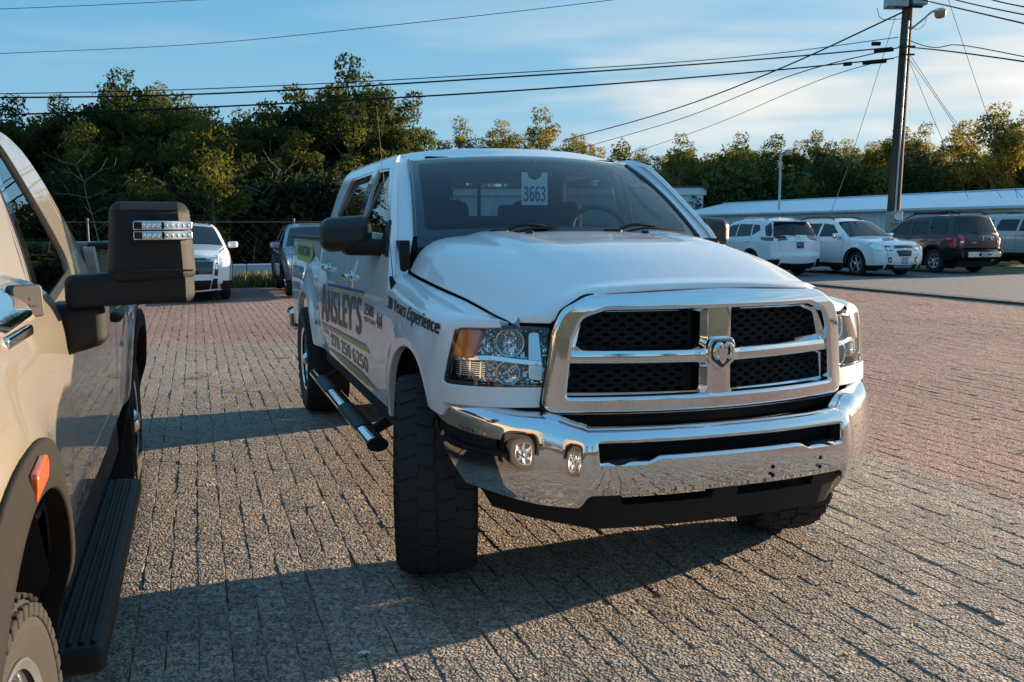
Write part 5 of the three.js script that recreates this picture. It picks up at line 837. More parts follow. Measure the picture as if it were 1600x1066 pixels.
// ------------------------------------------------------------------ the tan pickup close by
{
  const T = thing('tan_pickup', 'tan pickup with black tow mirror, sunlit fender and black running board', 'pickup truck', toWorld(-3.23, 0, 1.75), YAW);
  const xs = spline([[0.40, 0.97], [0.60, 1.003], [0.75, 1.018], [0.95, 1.03], [1.10, 1.03], [1.16, 1.018], [1.22, 0.985], [1.27, 0.952], [1.32, 0.932], [1.38, 0.913], [1.45, 0.888], [1.55, 0.848], [1.66, 0.80], [1.80, 0.735], [1.87, 0.69], [1.91, 0.645], [1.94, 0.58]]);
  const xf = spline([[0.40, 0.97], [0.60, 1.003], [0.75, 1.018], [0.95, 1.03], [1.12, 1.034], [1.22, 1.03], [1.29, 1.012], [1.345, 0.972], [1.375, 0.92], [1.39, 0.86]]);
  const bulge = (z, s) => { const d = Math.hypot(z - (z > -1.6 ? 0.12 : 0), s - 0.44) - 0.60; return 0.028 * Math.exp(-((d / 0.10) ** 2)) * sstep(0.5, 0.7, s); };
  const nose = (z) => 0.10 * sstep(0.45, 1.05, z) ** 2;
  const SD = (z, s) => [xs(s) , s, z], SFn = (z, s) => [xf(s) + bulge(z, s) - nose(z), s + 0.04 * sstep(1.25, 1.4, s) * sstep(0.6, -0.8, z) * 0, z];
  const SBd = (z, s) => [lerp(xs(Math.min(s, 1.2)), xs(s), 0.35) + bulge(z + 3.6, s), s, z];
  const cz = 0.43, FA = 0.12;
  const archO = (zc, r0) => arcPts(zc, cz, r0, r0, Math.PI, 0, 32, 2.2);
  const fend = [[-0.775, 1.385], [-0.775, 0.60], ...archO(FA, 0.585).filter((p) => p[1] > 0.60), [0.75, 0.62], [1.0, 0.62], [1.02, 1.25], [0.9, 1.385]];
  const bedO = poly([[-2.42, 0.60], [-2.42, 1.425, 0.02], [-4.84, 1.43, 0.05], [-4.88, 1.2], [-4.88, 0.62, 0.05], ...archO(-3.6, 0.56).filter((p) => p[1] > 0.62)]);
  const win = poly([[-0.90, 1.268, 0.03], [-1.40, 1.815, 0.06], [-1.74, 1.835, 0.06], [-1.86, 1.40, 0.06], [-1.80, 1.345, 0.03]]);
  const door = poly([[-0.785, 0.60], [-0.785, 1.20], [-0.82, 1.27], [-1.345, 1.862, 0.06], [-2.16, 1.878, 0.05], [-2.30, 1.42], [-2.32, 1.22], [-2.31, 0.60]]);
  const hoodY = (x, z) => 1.39 + 0.085 * (1 - Math.abs(x / 0.87) ** 4) + 0.03 * sstep(0.7, 0.5, Math.abs(x)) - 0.10 * sstep(0.2, 1.1, z) ** 1.5;
  for (const s of [1, -1]) {
    const side = (g) => s > 0 ? g : flipX(g), P = (n, g, m, l) => part(T, n, side(g), m, l);
    P('fender', panel(fend, SFn, { step: 0.035, r: 0.006, depth: 0.04 }), M.tan);
    const d = P('door', panel(door, SD, { holes: [win], step: 0.04, r: 0.005, depth: 0.03, holeDepth: 0.02, holeR: 0.004 }), M.tan);
    part(d, 'window', side(panel(win, SD, { step: 0.08, lip: false, lift: -0.010 })), M.glassTint);
    part(d, 'window_seal', side(panel(poly([[-0.875, 1.252, 0.03], [-1.39, 1.828, 0.06], [-1.75, 1.849, 0.06], [-1.885, 1.40, 0.06], [-1.81, 1.328, 0.03]]), SD, { holes: [poly([[-0.915, 1.278, 0.03], [-1.41, 1.803, 0.05], [-1.73, 1.82, 0.05], [-1.845, 1.40, 0.05], [-1.79, 1.358, 0.03]])], step: 0.08, lip: false, lift: 0.002 })), M.plastic);
    part(d, 'pillar_trim', side(panel(poly([[-0.835, 1.245], [-0.925, 1.255], [-1.44, 1.825], [-1.355, 1.82]]), SD, { step: 0.05, lift: 0.004, r: 0.003, depth: 0.006 })), M.gloss);
    part(d, 'handle', box(0.05, 0.045, 0.21, s * 1.06, 1.145, -2.12, 0.02), M.plastic);
    part(d, 'lower_crease', side(panel(poly([[-0.80, 0.735], [-2.29, 0.735], [-2.29, 0.742], [-0.80, 0.742]]), SD, { step: 0.1, lift: 0.002, r: 0.003, depth: 0.004 })), M.tan);
    if (s > 0) part(d, 'name_letters', merge('SIERRA'.split('').map((c, i) => lettering(c, SD, -0.90 - i * 0.135, 0.640, c === 'I' ? 0.025 : 0.095, 0.052, { dir: -1, lift: 0.008, step: 0.05 }))), M.chrome);
    P('cab_corner', panel(poly([[-2.32, 0.60], [-2.33, 1.22], [-2.31, 1.42], [-2.17, 1.885], [-1.40, 1.872], [-1.36, 1.93], [-2.22, 1.938, 0.06], [-2.36, 1.70], [-2.395, 1.40], [-2.40, 0.60]]), SD, { step: 0.04, r: 0.006, depth: 0.04 }), M.tan);
    const wsl = (v) => [lerp(0.82, 0.60, v), lerp(1.40, 1.905, v), lerp(-0.60, -1.28, v)], dl = [[-0.79, 1.245], [-0.83, 1.285], [-1.09, 1.58], [-1.33, 1.85], [-1.38, 1.93], [-2.2, 1.94]].map(([z, v]) => { const p = SD(z, v); return [p[0] * s, p[1], p[2]]; });
    part(T, 'windshield_pillar', strip(dl, [0, 0.10, 0.5, 0.93, 1.0, 1.0].map((v, i) => { const p = wsl(v); return i === 5 ? [s * 0.56, 1.955, -2.2] : [p[0] * s, p[1], p[2] - 0.02]; }), 0.012, 5, s < 0), M.tan);
    P('bed_side', panel(bedO, SBd, { step: 0.05, r: 0.012, depth: 0.05 }), M.tan);
    part(T, 'bed_rail', box(0.10, 0.03, 2.40, s * 0.975, 1.435, -3.63, 0.012), M.plastic);
    part(T, 'bed_inner', box(0.03, 0.5, 2.36, s * 0.90, 1.17, -3.64), M.tan);
    for (const zc of [FA, -3.6]) {
      const ring = [...arcPts(zc, cz, zc > -1 ? 0.66 : 0.615, zc > -1 ? 0.645 : 0.615, Math.PI + 0.12, -0.12, 36, 2.25), ...arcPts(zc, cz, zc > -1 ? 0.55 : 0.515, zc > -1 ? 0.55 : 0.52, -0.12, Math.PI + 0.12, 36, 2.2)];
      const S0 = zc < -1 ? SBd : SFn, fl = P('arch_flare', panel(ring, (z, v) => { const d2 = Math.hypot(z - zc, v - cz), p = S0(z, v); return [p[0] + 0.026 - 0.014 * sstep(0.57, 0.64, d2), p[1], p[2]]; }, { step: 0.03, r: 0.008, depth: 0.05 }), M.plasticGrey);
      if (zc > -1) part(fl, 'marker_lamp', side(panel(poly([[0.215, 1.000, 0.008], [0.095, 1.014, 0.008], [0.095, 1.060, 0.008], [0.215, 1.048, 0.008]]), (z, v) => { const p = SFn(z, v); return [p[0] + 0.030, p[1], p[2]]; }, { step: 0.03, r: 0.005, depth: 0.014 })), M.amberBright);
      const A = arcPts(zc, cz, 0.56, 0.56, Math.PI + 0.15, -0.15, 24); P('wheel_well', merge([strip(A.map(([z, y]) => [1.0, y, z]), A.map(([z, y]) => [0.42, y, z]), 0, 1), panel(poly([[zc - 0.6, 0.25], [zc + 0.6, 0.25], [zc + 0.6, 1.1], [zc - 0.6, 1.1]]), (z, y) => [0.43, y, z], { step: 0.5, lip: false })]), M.dark);
      makeWheel(T, 'wheel', [s * 0.885, 0.39, zc], s, { R: 0.392, W: 0.28, rim: 0.235, tyreMat: M.rubberDusty, rimMat: zc < -1 ? M.chrome : M.alloy, spokes: 6, blocks: 46, deep: 0.09, boss: 0.075, steer: zc < -1 ? 0 : -0.05 });
    }
    if (s > 0) part(T, 'bed_lock', cyl(0.022, 0.024, 0.012, 20).rotateZ(Math.PI / 2).translate(1.034, 0.965, -2.68), M.chrome);
    // hood side badge in chrome
    const bd = thing('badge', null, null, [0, 0, 0], 0, null, T); bd.name = 'hood_badge';
    const bpS = (u, v) => [1.004 + u * 0.82, 1.336 + v, -0.40 - u * 0.57], fl2 = (g) => g;
    part(bd, 'badge_frame', side(panel(poly([[-0.33, 1.318, 0.012], [-0.02, 1.312, 0.012], [0.2, 1.35, 0.012], [-0.30, 1.368, 0.012]]), (z, v) => { const p = SFn(z, v); return [p[0] + 0.020, p[1], p[2]]; }, { step: 0.03, r: 0.008, depth: 0.03 })), M.chrome);
    part(bd, 'badge_plate', side(panel(poly([[-0.040, -0.034, 0.006], [0.026, -0.034, 0.006], [0.022, 0.034, 0.006], [-0.042, 0.034, 0.006]]), bpS, { step: 0.04, r: 0.006, depth: 0.03, flip: true })), std({ color: rgb(0.045, 0.042, 0.038), roughness: 0.6 }));
    part(bd, 'badge_tail', side(box(0.03, 0.05, 0.12, 0.985, 1.285, -0.53, 0.012)), M.plastic);
    if (s > 0) { part(bd, 'badge_mark', lettering('GMC', bpS, -0.034, -0.010, 0.022, 0.012, { flip: true, lift: 0.002, step: 0.02 }), M.red); part(bd, 'badge_text', [scribble(bpS, -0.004, 0.002, 0.022, 0.010, 4, 21, { flip: true, lift: 0.002 }), scribble(bpS, -0.004, -0.014, 0.022, 0.008, 5, 22, { flip: true, lift: 0.002 })], M.chrome); }
    for (let k = 0; k < 2; k++) part(bd, 'vent_fin', side(box(0.03, 0.03, 0.30, 1.008, 1.278 - k * 0.036, -0.13, 0.010)), M.chrome);
    // tow mirror
    const m = thing('mirror', null, null, [0, 0, 0], 0, null, T); m.name = 'tow_mirror';
    const X = (x) => s * x, head = new RoundedBoxGeometry(0.236, 0.232, 0.15, 6, 0.034); { const p = head.attributes.position; for (let i = 0; i < p.count; i++) { const x = p.getX(i) * s, y = p.getY(i), z = p.getZ(i); if (z > 0) { p.setZ(i, z + 0.03 * (1 - (x / 0.12) ** 2) * 0.6 - 0.035 * sstep(0.02, 0.12, x) - 0.012 * sstep(0.08, 0.11, y)); if (Math.abs(y - 0.082) < 0.007) p.setZ(i, p.getZ(i) - 0.006); } p.setX(i, p.getX(i) * (1 - 0.10 * sstep(-0.02, 0.116, y))); } head.computeVertexNormals(); }
    part(m, 'housing', head.translate(X(1.268), 1.472, -0.78), M.plastic);
    part(m, 'housing_groove', [box(0.222, 0.005, 0.01, X(1.268), 1.392, -0.697, 0.002)], M.dark);
    for (const y of [1.520, 1.492]) {
      const S1 = (x, v) => [X(x), v, -0.700 + 0.018 * (1 - ((x - 1.268) / 0.12) ** 2) - 0.036 * sstep(1.288, 1.388, x)], lampG = poly([[1.228, y - 0.010, 0.003], [1.378, y - 0.010, 0.004], [1.378, y + 0.010, 0.004], [1.228, y + 0.010, 0.003]]);
      const l = part(m, 'signal_lamp', panel(lampG, S1, { step: 0.012, r: 0.003, depth: 0.012, flip: s > 0, lift: 0.0035 }), M.chromeRough);
      part(l, 'lamp_cells', Array.from({ length: 9 }, (_, i) => new THREE.SphereGeometry(0.0055, 12, 8).scale(1.1, 1.2, 0.5).translate(X(1.252 + i * 0.0145), y, S1(1.252 + i * 0.0145, y)[2] + 0.0035)), M.reflector).userData.kind = 'stuff';
      part(l, 'lamp_divider', [box(0.004, 0.02, 0.012, X(1.305), y, S1(1.305, y)[2] + 0.004), box(0.02, 0.02, 0.012, X(1.238), y, S1(1.238, y)[2] + 0.003)], M.plastic);
    }
    const arm = new RoundedBoxGeometry(0.345, 0.092, 0.13, 5, 0.024); { const p = arm.attributes.position; for (let i = 0; i < p.count; i++) { const x = p.getX(i) * s; if (p.getZ(i) > 0) p.setZ(i, p.getZ(i) - 0.05 * sstep(0.115, 0.17, x) - 0.02 * sstep(-0.12, -0.17, x)); p.setY(i, p.getY(i) * (1 + 0.12 * sstep(-0.1, 0.17, x)) + 0.012 * sstep(-0.17, 0.1, x)); } arm.computeVertexNormals(); }
    part(m, 'arm', arm.translate(X(1.208), 1.336, -0.76), M.plastic);
    const base = new RoundedBoxGeometry(0.16, 0.125, 0.17, 5, 0.03); { const p = base.attributes.position; for (let i = 0; i < p.count; i++) { const x = p.getX(i) * s; p.setY(i, p.getY(i) - 0.035 * sstep(0.08, -0.08, x) * (p.getY(i) < 0 ? 1 : 0)); } base.computeVertexNormals(); }
    part(m, 'base', base.translate(X(1.055), 1.238, -0.83), M.plastic);
    part(m, 'glass', box(0.20, 0.19, 0.004, X(1.268), 1.475, -0.857), M.chrome);
    // running board
    const rb = thing('running_board', null, null, [0, 0, 0], 0, null, T); rb.name = 'running_board';
    part(rb, 'board', box(0.21, 0.075, 1.74, X(1.015), 0.395, -1.25, 0.025), M.plastic);
    for (let k = 0; k < 6; k++) part(rb, 'tread_rib', box(0.014, 0.012, 1.66, X(0.945 + k * 0.029), 0.436, -1.25, 0.005), M.plastic);
    part(T, 'rocker', box(0.12, 0.16, 1.9, X(0.94), 0.53, -1.6, 0.02), M.dark);
    part(T, 'mud_flap', box(0.26, 0.32, 0.02, X(0.90), 0.36, -3.02, 0.004), M.plastic);
    P('headlamp', panel(poly([[0.78, 0.95, 0.02], [1.0, 0.95, 0.02], [1.0, 1.22, 0.02], [0.80, 1.24, 0.02]]), SFn, { step: 0.04, lift: 0.008, r: 0.006, depth: 0.03 }), M.lens);
  }
  part(T, 'hood', panel(poly([[-0.86, -0.72], [0.86, -0.72], [0.86, 0.9], [0.70, 1.05], [-0.70, 1.05], [-0.86, 0.9]]), (x, z) => [x, hoodY(x, z), z], { step: 0.05, r: 0.01, depth: 0.04 }), M.tan);
  part(T, 'grille', [box(1.5, 0.5, 0.12, 0, 1.08, 1.0, 0.05)], M.chrome); part(T, 'grille_mesh', Array.from({ length: 5 }, (_, i) => box(1.2, 0.045, 0.03, 0, 0.92 + i * 0.08, 1.065, 0.01)), M.gloss).userData.kind = 'stuff';
  part(T, 'front_bumper', box(2.02, 0.34, 0.32, 0, 0.66, 1.02, 0.07), M.chrome);
  part(T, 'windshield', panel(poly([[-1, 0], [1, 0], [1, 1], [-1, 1]]), (t, v) => [t * lerp(0.80, 0.60, v), lerp(1.44 - 0.02 * t * t, 1.93 - 0.025 * t * t, v), lerp(-0.50 - 0.12 * t * t, -1.18 - 0.10 * t * t, v)], { step: 0.1, lip: false, flip: true }), M.glassTint);
  part(T, 'roof', panel(poly([[-0.57, -1.27], [0.57, -1.27], [0.60, -2.24], [-0.60, -2.24]]), (x, z) => [x, 1.94 + 0.04 * (1 - (x / 0.6) ** 2), z], { step: 0.08, r: 0.01, depth: 0.03 }), M.tan);
  part(T, 'cab_back', [box(1.75, 0.8, 0.05, 0, 1.0, -2.38)], M.tan); part(T, 'rear_window', box(1.34, 0.44, 0.01, 0, 1.64, -2.34), M.glassDark);
  part(T, 'cabin', [box(1.5, 0.6, 0.7, 0, 1.05, -2.0, 0.08), box(1.5, 0.3, 0.4, 0, 1.22, -0.95, 0.08), box(0.26, 0.24, 0.12, 0.4, 1.62, -2.1, 0.05), box(0.26, 0.24, 0.12, -0.4, 1.62, -2.1, 0.05), box(1.7, 0.05, 1.6, 0, 0.66, -1.5)], M.seat);
  part(T, 'bed_floor', box(1.8, 0.04, 2.4, 0, 0.94, -3.64), M.plastic); part(T, 'bulkhead', box(1.8, 0.5, 0.04, 0, 1.18, -2.44), M.tan); part(T, 'tailgate', box(1.7, 0.55, 0.06, 0, 1.15, -4.83, 0.015), M.tan);
  part(T, 'rear_bumper', box(1.96, 0.2, 0.2, 0, 0.62, -4.98, 0.05), M.chrome);
  part(T, 'chassis', [box(0.16, 0.18, 5.4, 0.42, 0.58, -2.1), box(0.16, 0.18, 5.4, -0.42, 0.58, -2.1), box(1.7, 0.05, 2.0, 0, 0.60, -1.5), bar([-0.8, 0.42, 0], [0.8, 0.42, 0], 0.06), bar([-0.8, 0.42, -3.6], [0.8, 0.42, -3.6], 0.06), box(1.5, 0.7, 1.3, 0, 0.95, 0.1)], M.dark);
}

// ------------------------------------------------------------------ parked cars farther off
// side profile sil runs from the front bumper's foot over the roof to the rear bumper's foot
function makeCar(name, label, cat, lot, heading, scale, sp) {
  const T = thing(name, label, cat, toWorld(lot[0], 0, lot[1]), YAW + heading); T.scale.setScalar(scale);
  const sil = subdiv(poly(sp.sil), 0.06, false), zs = sil.map((p) => p[0]), zF = Math.max(...zs), zR = Math.min(...zs), zm = (zF + zR) / 2, hl = (zF - zR) / 2, wy = spline(sp.width);
  const Wd = (z, y) => wy(y) * (1 - (sp.taper || 0.10) * Math.min(1.2, Math.abs((z - zm) / hl)) ** 5);
  const rad = (z, y) => 0.06 + (sp.round || 0.13) * Math.min(1, Math.abs((z - zm) / hl)) ** 8 * sstep(sp.belt + 0.1, sp.belt - 0.15, y);
  const dist = (z, y) => { let m = 9; for (let i = 0; i + 1 < sil.length; i++) { const a = sil[i], b = sil[i + 1], dx = b[0] - a[0], dy = b[1] - a[1], l = dx * dx + dy * dy, t = l ? Math.max(0, Math.min(1, ((z - a[0]) * dx + (y - a[1]) * dy) / l)) : 0; m = Math.min(m, Math.hypot(z - a[0] - t * dx, y - a[1] - t * dy)); } return m; };
  const fl = (z, y) => { let f = 0; for (const c of sp.axles) { const d = Math.hypot(z - c, y - sp.R) - sp.arch - 0.05; f += 0.022 * Math.exp(-((d / 0.09) ** 2)); } return f; };
  const SSd = (z, y) => { const r = rad(z, y), q = Math.min(1, dist(z, y) / r); return [Wd(z, y) + fl(z, y) * q - r * (1 - Math.sqrt(Math.max(0, 1 - (1 - q) ** 2))), y, z]; };
  const cum = [0]; for (let i = 1; i < sil.length; i++) cum.push(cum[i - 1] + Math.hypot(sil[i][0] - sil[i - 1][0], sil[i][1] - sil[i - 1][1]));
  const Lt = cum[cum.length - 1];
  const Pl = (l) => { l = Math.max(0, Math.min(Lt - 1e-6, l)); let i = 0; while (cum[i + 1] <= l) i++; const t = (l - cum[i]) / (cum[i + 1] - cum[i]), a = sil[i], b = sil[i + 1]; return [lerp(a[0], b[0], t), lerp(a[1], b[1], t)]; };
  const Pn = (l) => { const a = Pl(l - 0.05), b = Pl(l + 0.05), d = Math.hypot(b[0] - a[0], b[1] - a[1]) || 1; return [(b[1] - a[1]) / d, -(b[0] - a[0]) / d]; };
  const crown = (l) => { const n = Pn(l); return lerp(0.035, 0.10, Math.abs(n[0]) ** 2); };
  const SR = (x, l) => { const p = Pl(l), n = Pn(l), c = crown(l) * (1 - x * x); return [x * (Wd(p[0], p[1]) - rad(p[0], p[1])), p[1] + n[1] * c, p[0] + n[0] * c]; };
  const lOf = (z, y) => { let best = 9, l = 0; for (let i = 0; i < sil.length; i++) { const d = Math.hypot(sil[i][0] - z, sil[i][1] - y); if (d < best) { best = d; l = cum[i]; } } return l; };
  const yl = (y, front) => { let best = 9, l = 0; for (let i = 0; i < sil.length; i++) { if ((sil[i][0] > zm) !== front) continue; const d = Math.abs(sil[i][1] - y); if (d < best) { best = d; l = cum[i]; } } return l; };
  // bands over the top
  for (const [nm, a, b, m] of sp.bands) { const l0 = lOf(...a), l1 = lOf(...b); part(T, nm, panel(poly([[-1, l0], [1, l0], [1, l1], [-1, l1]]), SR, { stepU: 0.2, stepV: 0.06, step: 0.2, lip: false, flip: true }), m); }
  const arches = sp.axles.map((c) => arcPts(c, sp.R, sp.arch, sp.arch, 0, Math.PI, 18)), yb = sp.sil[0][1];
  const [af, ar] = arches; const bottom = [...ar.slice().reverse().filter((p) => p[1] >= yb), ...af.slice().reverse().filter((p) => p[1] >= yb)];
  const whole = [...sil, ...bottom];
  const cl = sp.clad;    // dark cladding line
  for (const s of [1, -1]) {
    const side = (g) => s > 0 ? g : flipX(g), P = (n, o, m, k = {}, par = T) => part(par, n, side(panel(o, SSd, { step: 0.06, r: 0.004, depth: 0.02, lip: false, ...k })), m);
    P('body_side', whole, sp.paint, { holes: sp.windows, lip: true, holeDepth: 0.02, holeR: 0.004 });
    sp.windows.forEach((w) => P('window', w, M.glassDark, { lift: -0.012 }));
    for (const d of sp.gaps || []) P('door_gap', [[d[0] - 0.005, d[1]], [d[0] + 0.005, d[1]], [d[2] + 0.005, d[3]], [d[2] - 0.005, d[3]]], M.dark, { lift: 0.0015 });
    for (const h of sp.handles || []) { const p = SSd(...h); part(T, 'handle', box(0.04, 0.03, 0.18, s * (p[0] + 0.012), p[1], p[2], 0.012), sp.handleMat || sp.paint); }
    if (cl) { for (const [i, c] of sp.axles.entries()) P('arch_cladding', [...arcPts(c, sp.R, sp.arch + 0.065, sp.arch + 0.065, Math.PI, 0, 20).filter((p) => p[1] > yb), ...arcPts(c, sp.R, sp.arch, sp.arch, 0, Math.PI, 20).filter((p) => p[1] > yb)], sp.cladMat || M.plastic, { lift: 0.012, lip: true, depth: 0.02 }); P('sill_cladding', poly([[sp.axles[1] + sp.arch + 0.06, yb], [sp.axles[0] - sp.arch - 0.06, yb], [sp.axles[0] - sp.arch - 0.05, cl], [sp.axles[1] + sp.arch + 0.05, cl]]), sp.cladMat || M.plastic, { lift: 0.012, lip: true, depth: 0.02 }); P('bumper_cladding', poly([[zF - 0.03, yb], [zF - 0.02, cl + 0.02], [sp.axles[0] + sp.arch + 0.055, cl], [sp.axles[0] + sp.arch + 0.055, yb]]), sp.cladMat || M.plastic, { lift: 0.010 }); P('bumper_cladding', poly([[zR + 0.03, yb + 0.02], [zR + 0.02, cl + 0.12], [sp.axles[1] - sp.arch - 0.055, cl + 0.06], [sp.axles[1] - sp.arch - 0.055, yb]]), sp.cladMat || M.plastic, { lift: 0.010 }); }
    for (const c of sp.axles) { const A = arcPts(c, sp.R, sp.arch + 0.01, sp.arch + 0.01, Math.PI + 0.3, -0.3, 16); part(T, 'wheel_well', side(merge([strip(A.map(([z, y]) => [Wd(z, y) - 0.02, y, z]), A.map(([z, y]) => [0.4, y, z]), 0, 1), panel(poly([[c - 0.42, 0.15], [c + 0.42, 0.15], [c + 0.42, 0.8], [c - 0.42, 0.8]]), (z, y) => [0.42, y, z], { step: 0.5, lip: false })])), M.dark);
      makeWheel(T, 'wheel', [s * (wy(sp.R) - 0.125), sp.R, c], s, { R: sp.R, W: 0.22, rim: sp.rim || 0.235, coarse: true, spokes: sp.spokes || 5, rimMat: sp.rimMat || M.alloy, twin: sp.twin, deep: 0.06 }); }
    const mz = sp.mirror[0], my = sp.mirror[1], mx = Wd(mz, my); const mr = new RoundedBoxGeometry(0.22, 0.15, 0.12, 4, 0.05); { const p = mr.attributes.position; for (let i = 0; i < p.count; i++) p.setZ(i, p.getZ(i) - 0.25 * Math.max(0, p.getX(i) * s)); mr.computeVertexNormals(); }
    const mm = part(T, 'mirror', mr.translate(s * (mx + 0.15), my + 0.04, mz), sp.mirrorMat || sp.paint); part(mm, 'mirror_foot', bar([s * (mx - 0.02), my - 0.04, mz - 0.02], [s * (mx + 0.10), my + 0.0, mz], 0.025), M.plastic);
    for (const [nm, o, m, k] of sp.sideBits || []) P(nm, poly(o), m, { step: 0.03, lift: 0.006, lip: true, r: 0.004, depth: 0.012, ...k });
    if (sp.rails) part(T, 'roof_rail', tube(sp.rails.map(([z, y]) => [s * (Wd(z, y) - 0.10), y, z]), 0.018, 24, 8), sp.railMat || M.plastic);
  }
  // the ends, in width fraction and height
  const endBit = (front) => (nm, o, m, k = {}) => part(T, nm, panel(poly(o), (x, y) => { const l = yl2(y, front); return SR(x, l); }, { stepU: 0.06, stepV: 0.03, step: 0.04, lift: 0.006, r: 0.004, depth: 0.012, flip: front, ...k }), m);
  const yl2 = (y, front) => { let i = front ? 0 : sil.length - 1; const d = front ? 1 : -1; while (i + d >= 0 && i + d < sil.length && sil[i + d][1] < y) i += d; const j = Math.max(0, Math.min(sil.length - 1, i + d)), t = sil[j][1] === sil[i][1] ? 0 : (y - sil[i][1]) / (sil[j][1] - sil[i][1]); return lerp(cum[i], cum[j], t); };
  part(T, 'underbody', [box(wy(0.4) * 1.5, 0.3, hl * 1.75, 0, 0.36, zm), box(wy(0.8) * 1.6, 0.5, 1.0, 0, 0.66, zF - 0.75)], M.dark);
  part(T, 'cabin', [box(wy(sp.belt) * 1.7, 0.06, 2.2, 0, sp.belt - 0.06, (sp.axles[0] + sp.axles[1]) / 2 - 0.3), box(0.42, 0.5, 0.12, 0.38, sp.belt + 0.12, sp.mirror[0] - 0.75, 0.05), box(0.42, 0.5, 0.12, -0.38, sp.belt + 0.12, sp.mirror[0] - 0.75, 0.05)], M.seat);
  sp.extra?.({ T, SR, SSd, Wd, front: endBit(true), rear: endBit(false), lOf, marks: (nm, front, x, y, w, h, n, seed, m) => { part(T, nm, scribble((u, v) => SR(front ? u : -u, yl2(v, front)), x, y, w, h, n, seed, { flip: true, lift: 0.013 }), m).userData.kind = 'stuff'; }, lettersRear: (nm, t, x, y, w, h, m) => part(T, nm, lettering(t, (u, v) => SR(-u, yl2(v, false)), x, y, w, h, { flip: true, lift: 0.008, step: 0.05 }), m), lettersFront: (nm, t, x, y, w, h, m) => part(T, nm, lettering(t, (u, v) => SR(u, yl2(v, true)), x, y, w, h, { flip: true, lift: 0.008, step: 0.05 }), m) });
  return T;
}
const wSUV = [[0.2, 0.86], [0.5, 0.915], [0.8, 0.925], [0.98, 0.905], [1.08, 0.875], [1.3, 0.79], [1.5, 0.705], [1.62, 0.63], [1.75, 0.55]];
// white SUV with a blunt two-tone face
makeCar('white_suv', 'white SUV with blunt black grille parked facing the lot beside the tow mirror', 'SUV', [-2.02, -16.75], 0, 0.97, {
  sil: [[0.86, 0.26], [0.93, 0.42, 0.05], [0.92, 0.74], [0.88, 0.98, 0.06], [0.72, 1.075, 0.12], [-0.42, 1.17, 0.1], [-1.22, 1.60, 0.25], [-1.7, 1.66, 0.2], [-2.75, 1.65, 0.2], [-3.25, 1.585, 0.12], [-3.62, 1.13, 0.15], [-3.70, 0.85, 0.1], [-3.66, 0.42, 0.08], [-3.55, 0.28]],
  width: wSUV, belt: 1.12, axles: [0, -2.73], R: 0.365, arch: 0.40, paint: M.white, clad: 0.44, round: 0.16, spokes: 5, twin: true, rimMat: M.darkAlloy,
  windows: [poly([[-0.78, 1.16, 0.03], [-1.28, 1.50, 0.05], [-1.72, 1.545, 0.03], [-1.76, 1.15, 0.02]]), poly([[-1.84, 1.15, 0.02], [-1.80, 1.545, 0.03], [-2.62, 1.53, 0.05], [-2.78, 1.20, 0.05], [-2.7, 1.16]])],
  gaps: [[-0.52, 0.45, -0.56, 1.12], [-1.79, 0.45, -1.80, 1.14]], handles: [[-1.58, 1.02], [-2.55, 1.04]], mirror: [-0.72, 1.15], rails: [[-1.5, 1.64], [-1.7, 1.70], [-2.8, 1.69], [-3.0, 1.63]],
  bands: [['front_fascia', [0.86, 0.26], [0.9, 0.98], M.white], ['hood', [0.88, 0.98], [-0.42, 1.17], M.white], ['windshield', [-0.42, 1.17], [-1.2, 1.585], M.glassDark], ['roof', [-1.2, 1.585], [-3.2, 1.60], M.white], ['rear_glass', [-3.2, 1.60], [-3.58, 1.18], M.glassDark], ['tailgate', [-3.58, 1.18], [-3.55, 0.28], M.white]],
  extra: ({ front, T, SSd }) => {
    front('grille', [[-0.80, 0.60, 0.03], [0.80, 0.60, 0.03], [0.84, 0.86, 0.04], [-0.84, 0.86, 0.04]], M.gloss); front('grille_bar', [[-0.74, 0.88, 0.01], [0.74, 0.88, 0.01], [0.72, 0.925, 0.01], [-0.72, 0.925, 0.01]], M.gloss);
    front('lower_intake', [[-0.70, 0.30, 0.02], [0.70, 0.30, 0.02], [0.80, 0.47, 0.03], [-0.80, 0.47, 0.03]], M.plastic); front('skid_bar', [[-0.66, 0.475, 0.02], [0.66, 0.475, 0.02], [0.50, 0.555, 0.02], [-0.50, 0.555, 0.02]], M.white, { lift: 0.02 });
    for (const s of [1, -1]) { front('bumper_corner', [[s * 0.99, 0.30, 0.02], [s * 0.74, 0.30, 0.02], [s * 0.86, 0.50, 0.03], [s * 0.99, 0.50]], M.plastic, { lift: 0.012 }); front('lamp_strip', [[s * 0.99, 0.955, 0.006], [s * 0.62, 0.935, 0.006], [s * 0.62, 0.905, 0.006], [s * 0.99, 0.92, 0.006]], M.chromeRough, { lift: 0.012 }); front('headlamp', [[s * 0.99, 0.56, 0.03], [s * 0.86, 0.58, 0.03], [s * 0.88, 0.82, 0.03], [s * 0.99, 0.84]], M.gloss, { lift: 0.012 }); front('lamp_lens', [[s * 0.97, 0.70, 0.012], [s * 0.90, 0.70, 0.012], [s * 0.905, 0.80, 0.012], [s * 0.97, 0.81, 0.012]], M.reflector, { lift: 0.018 }); front('vertical_blade', [[s * 0.845, 0.50], [s * 0.80, 0.52], [s * 0.86, 0.90], [s * 0.90, 0.90]], M.white, { lift: 0.016 }); }
  },
});
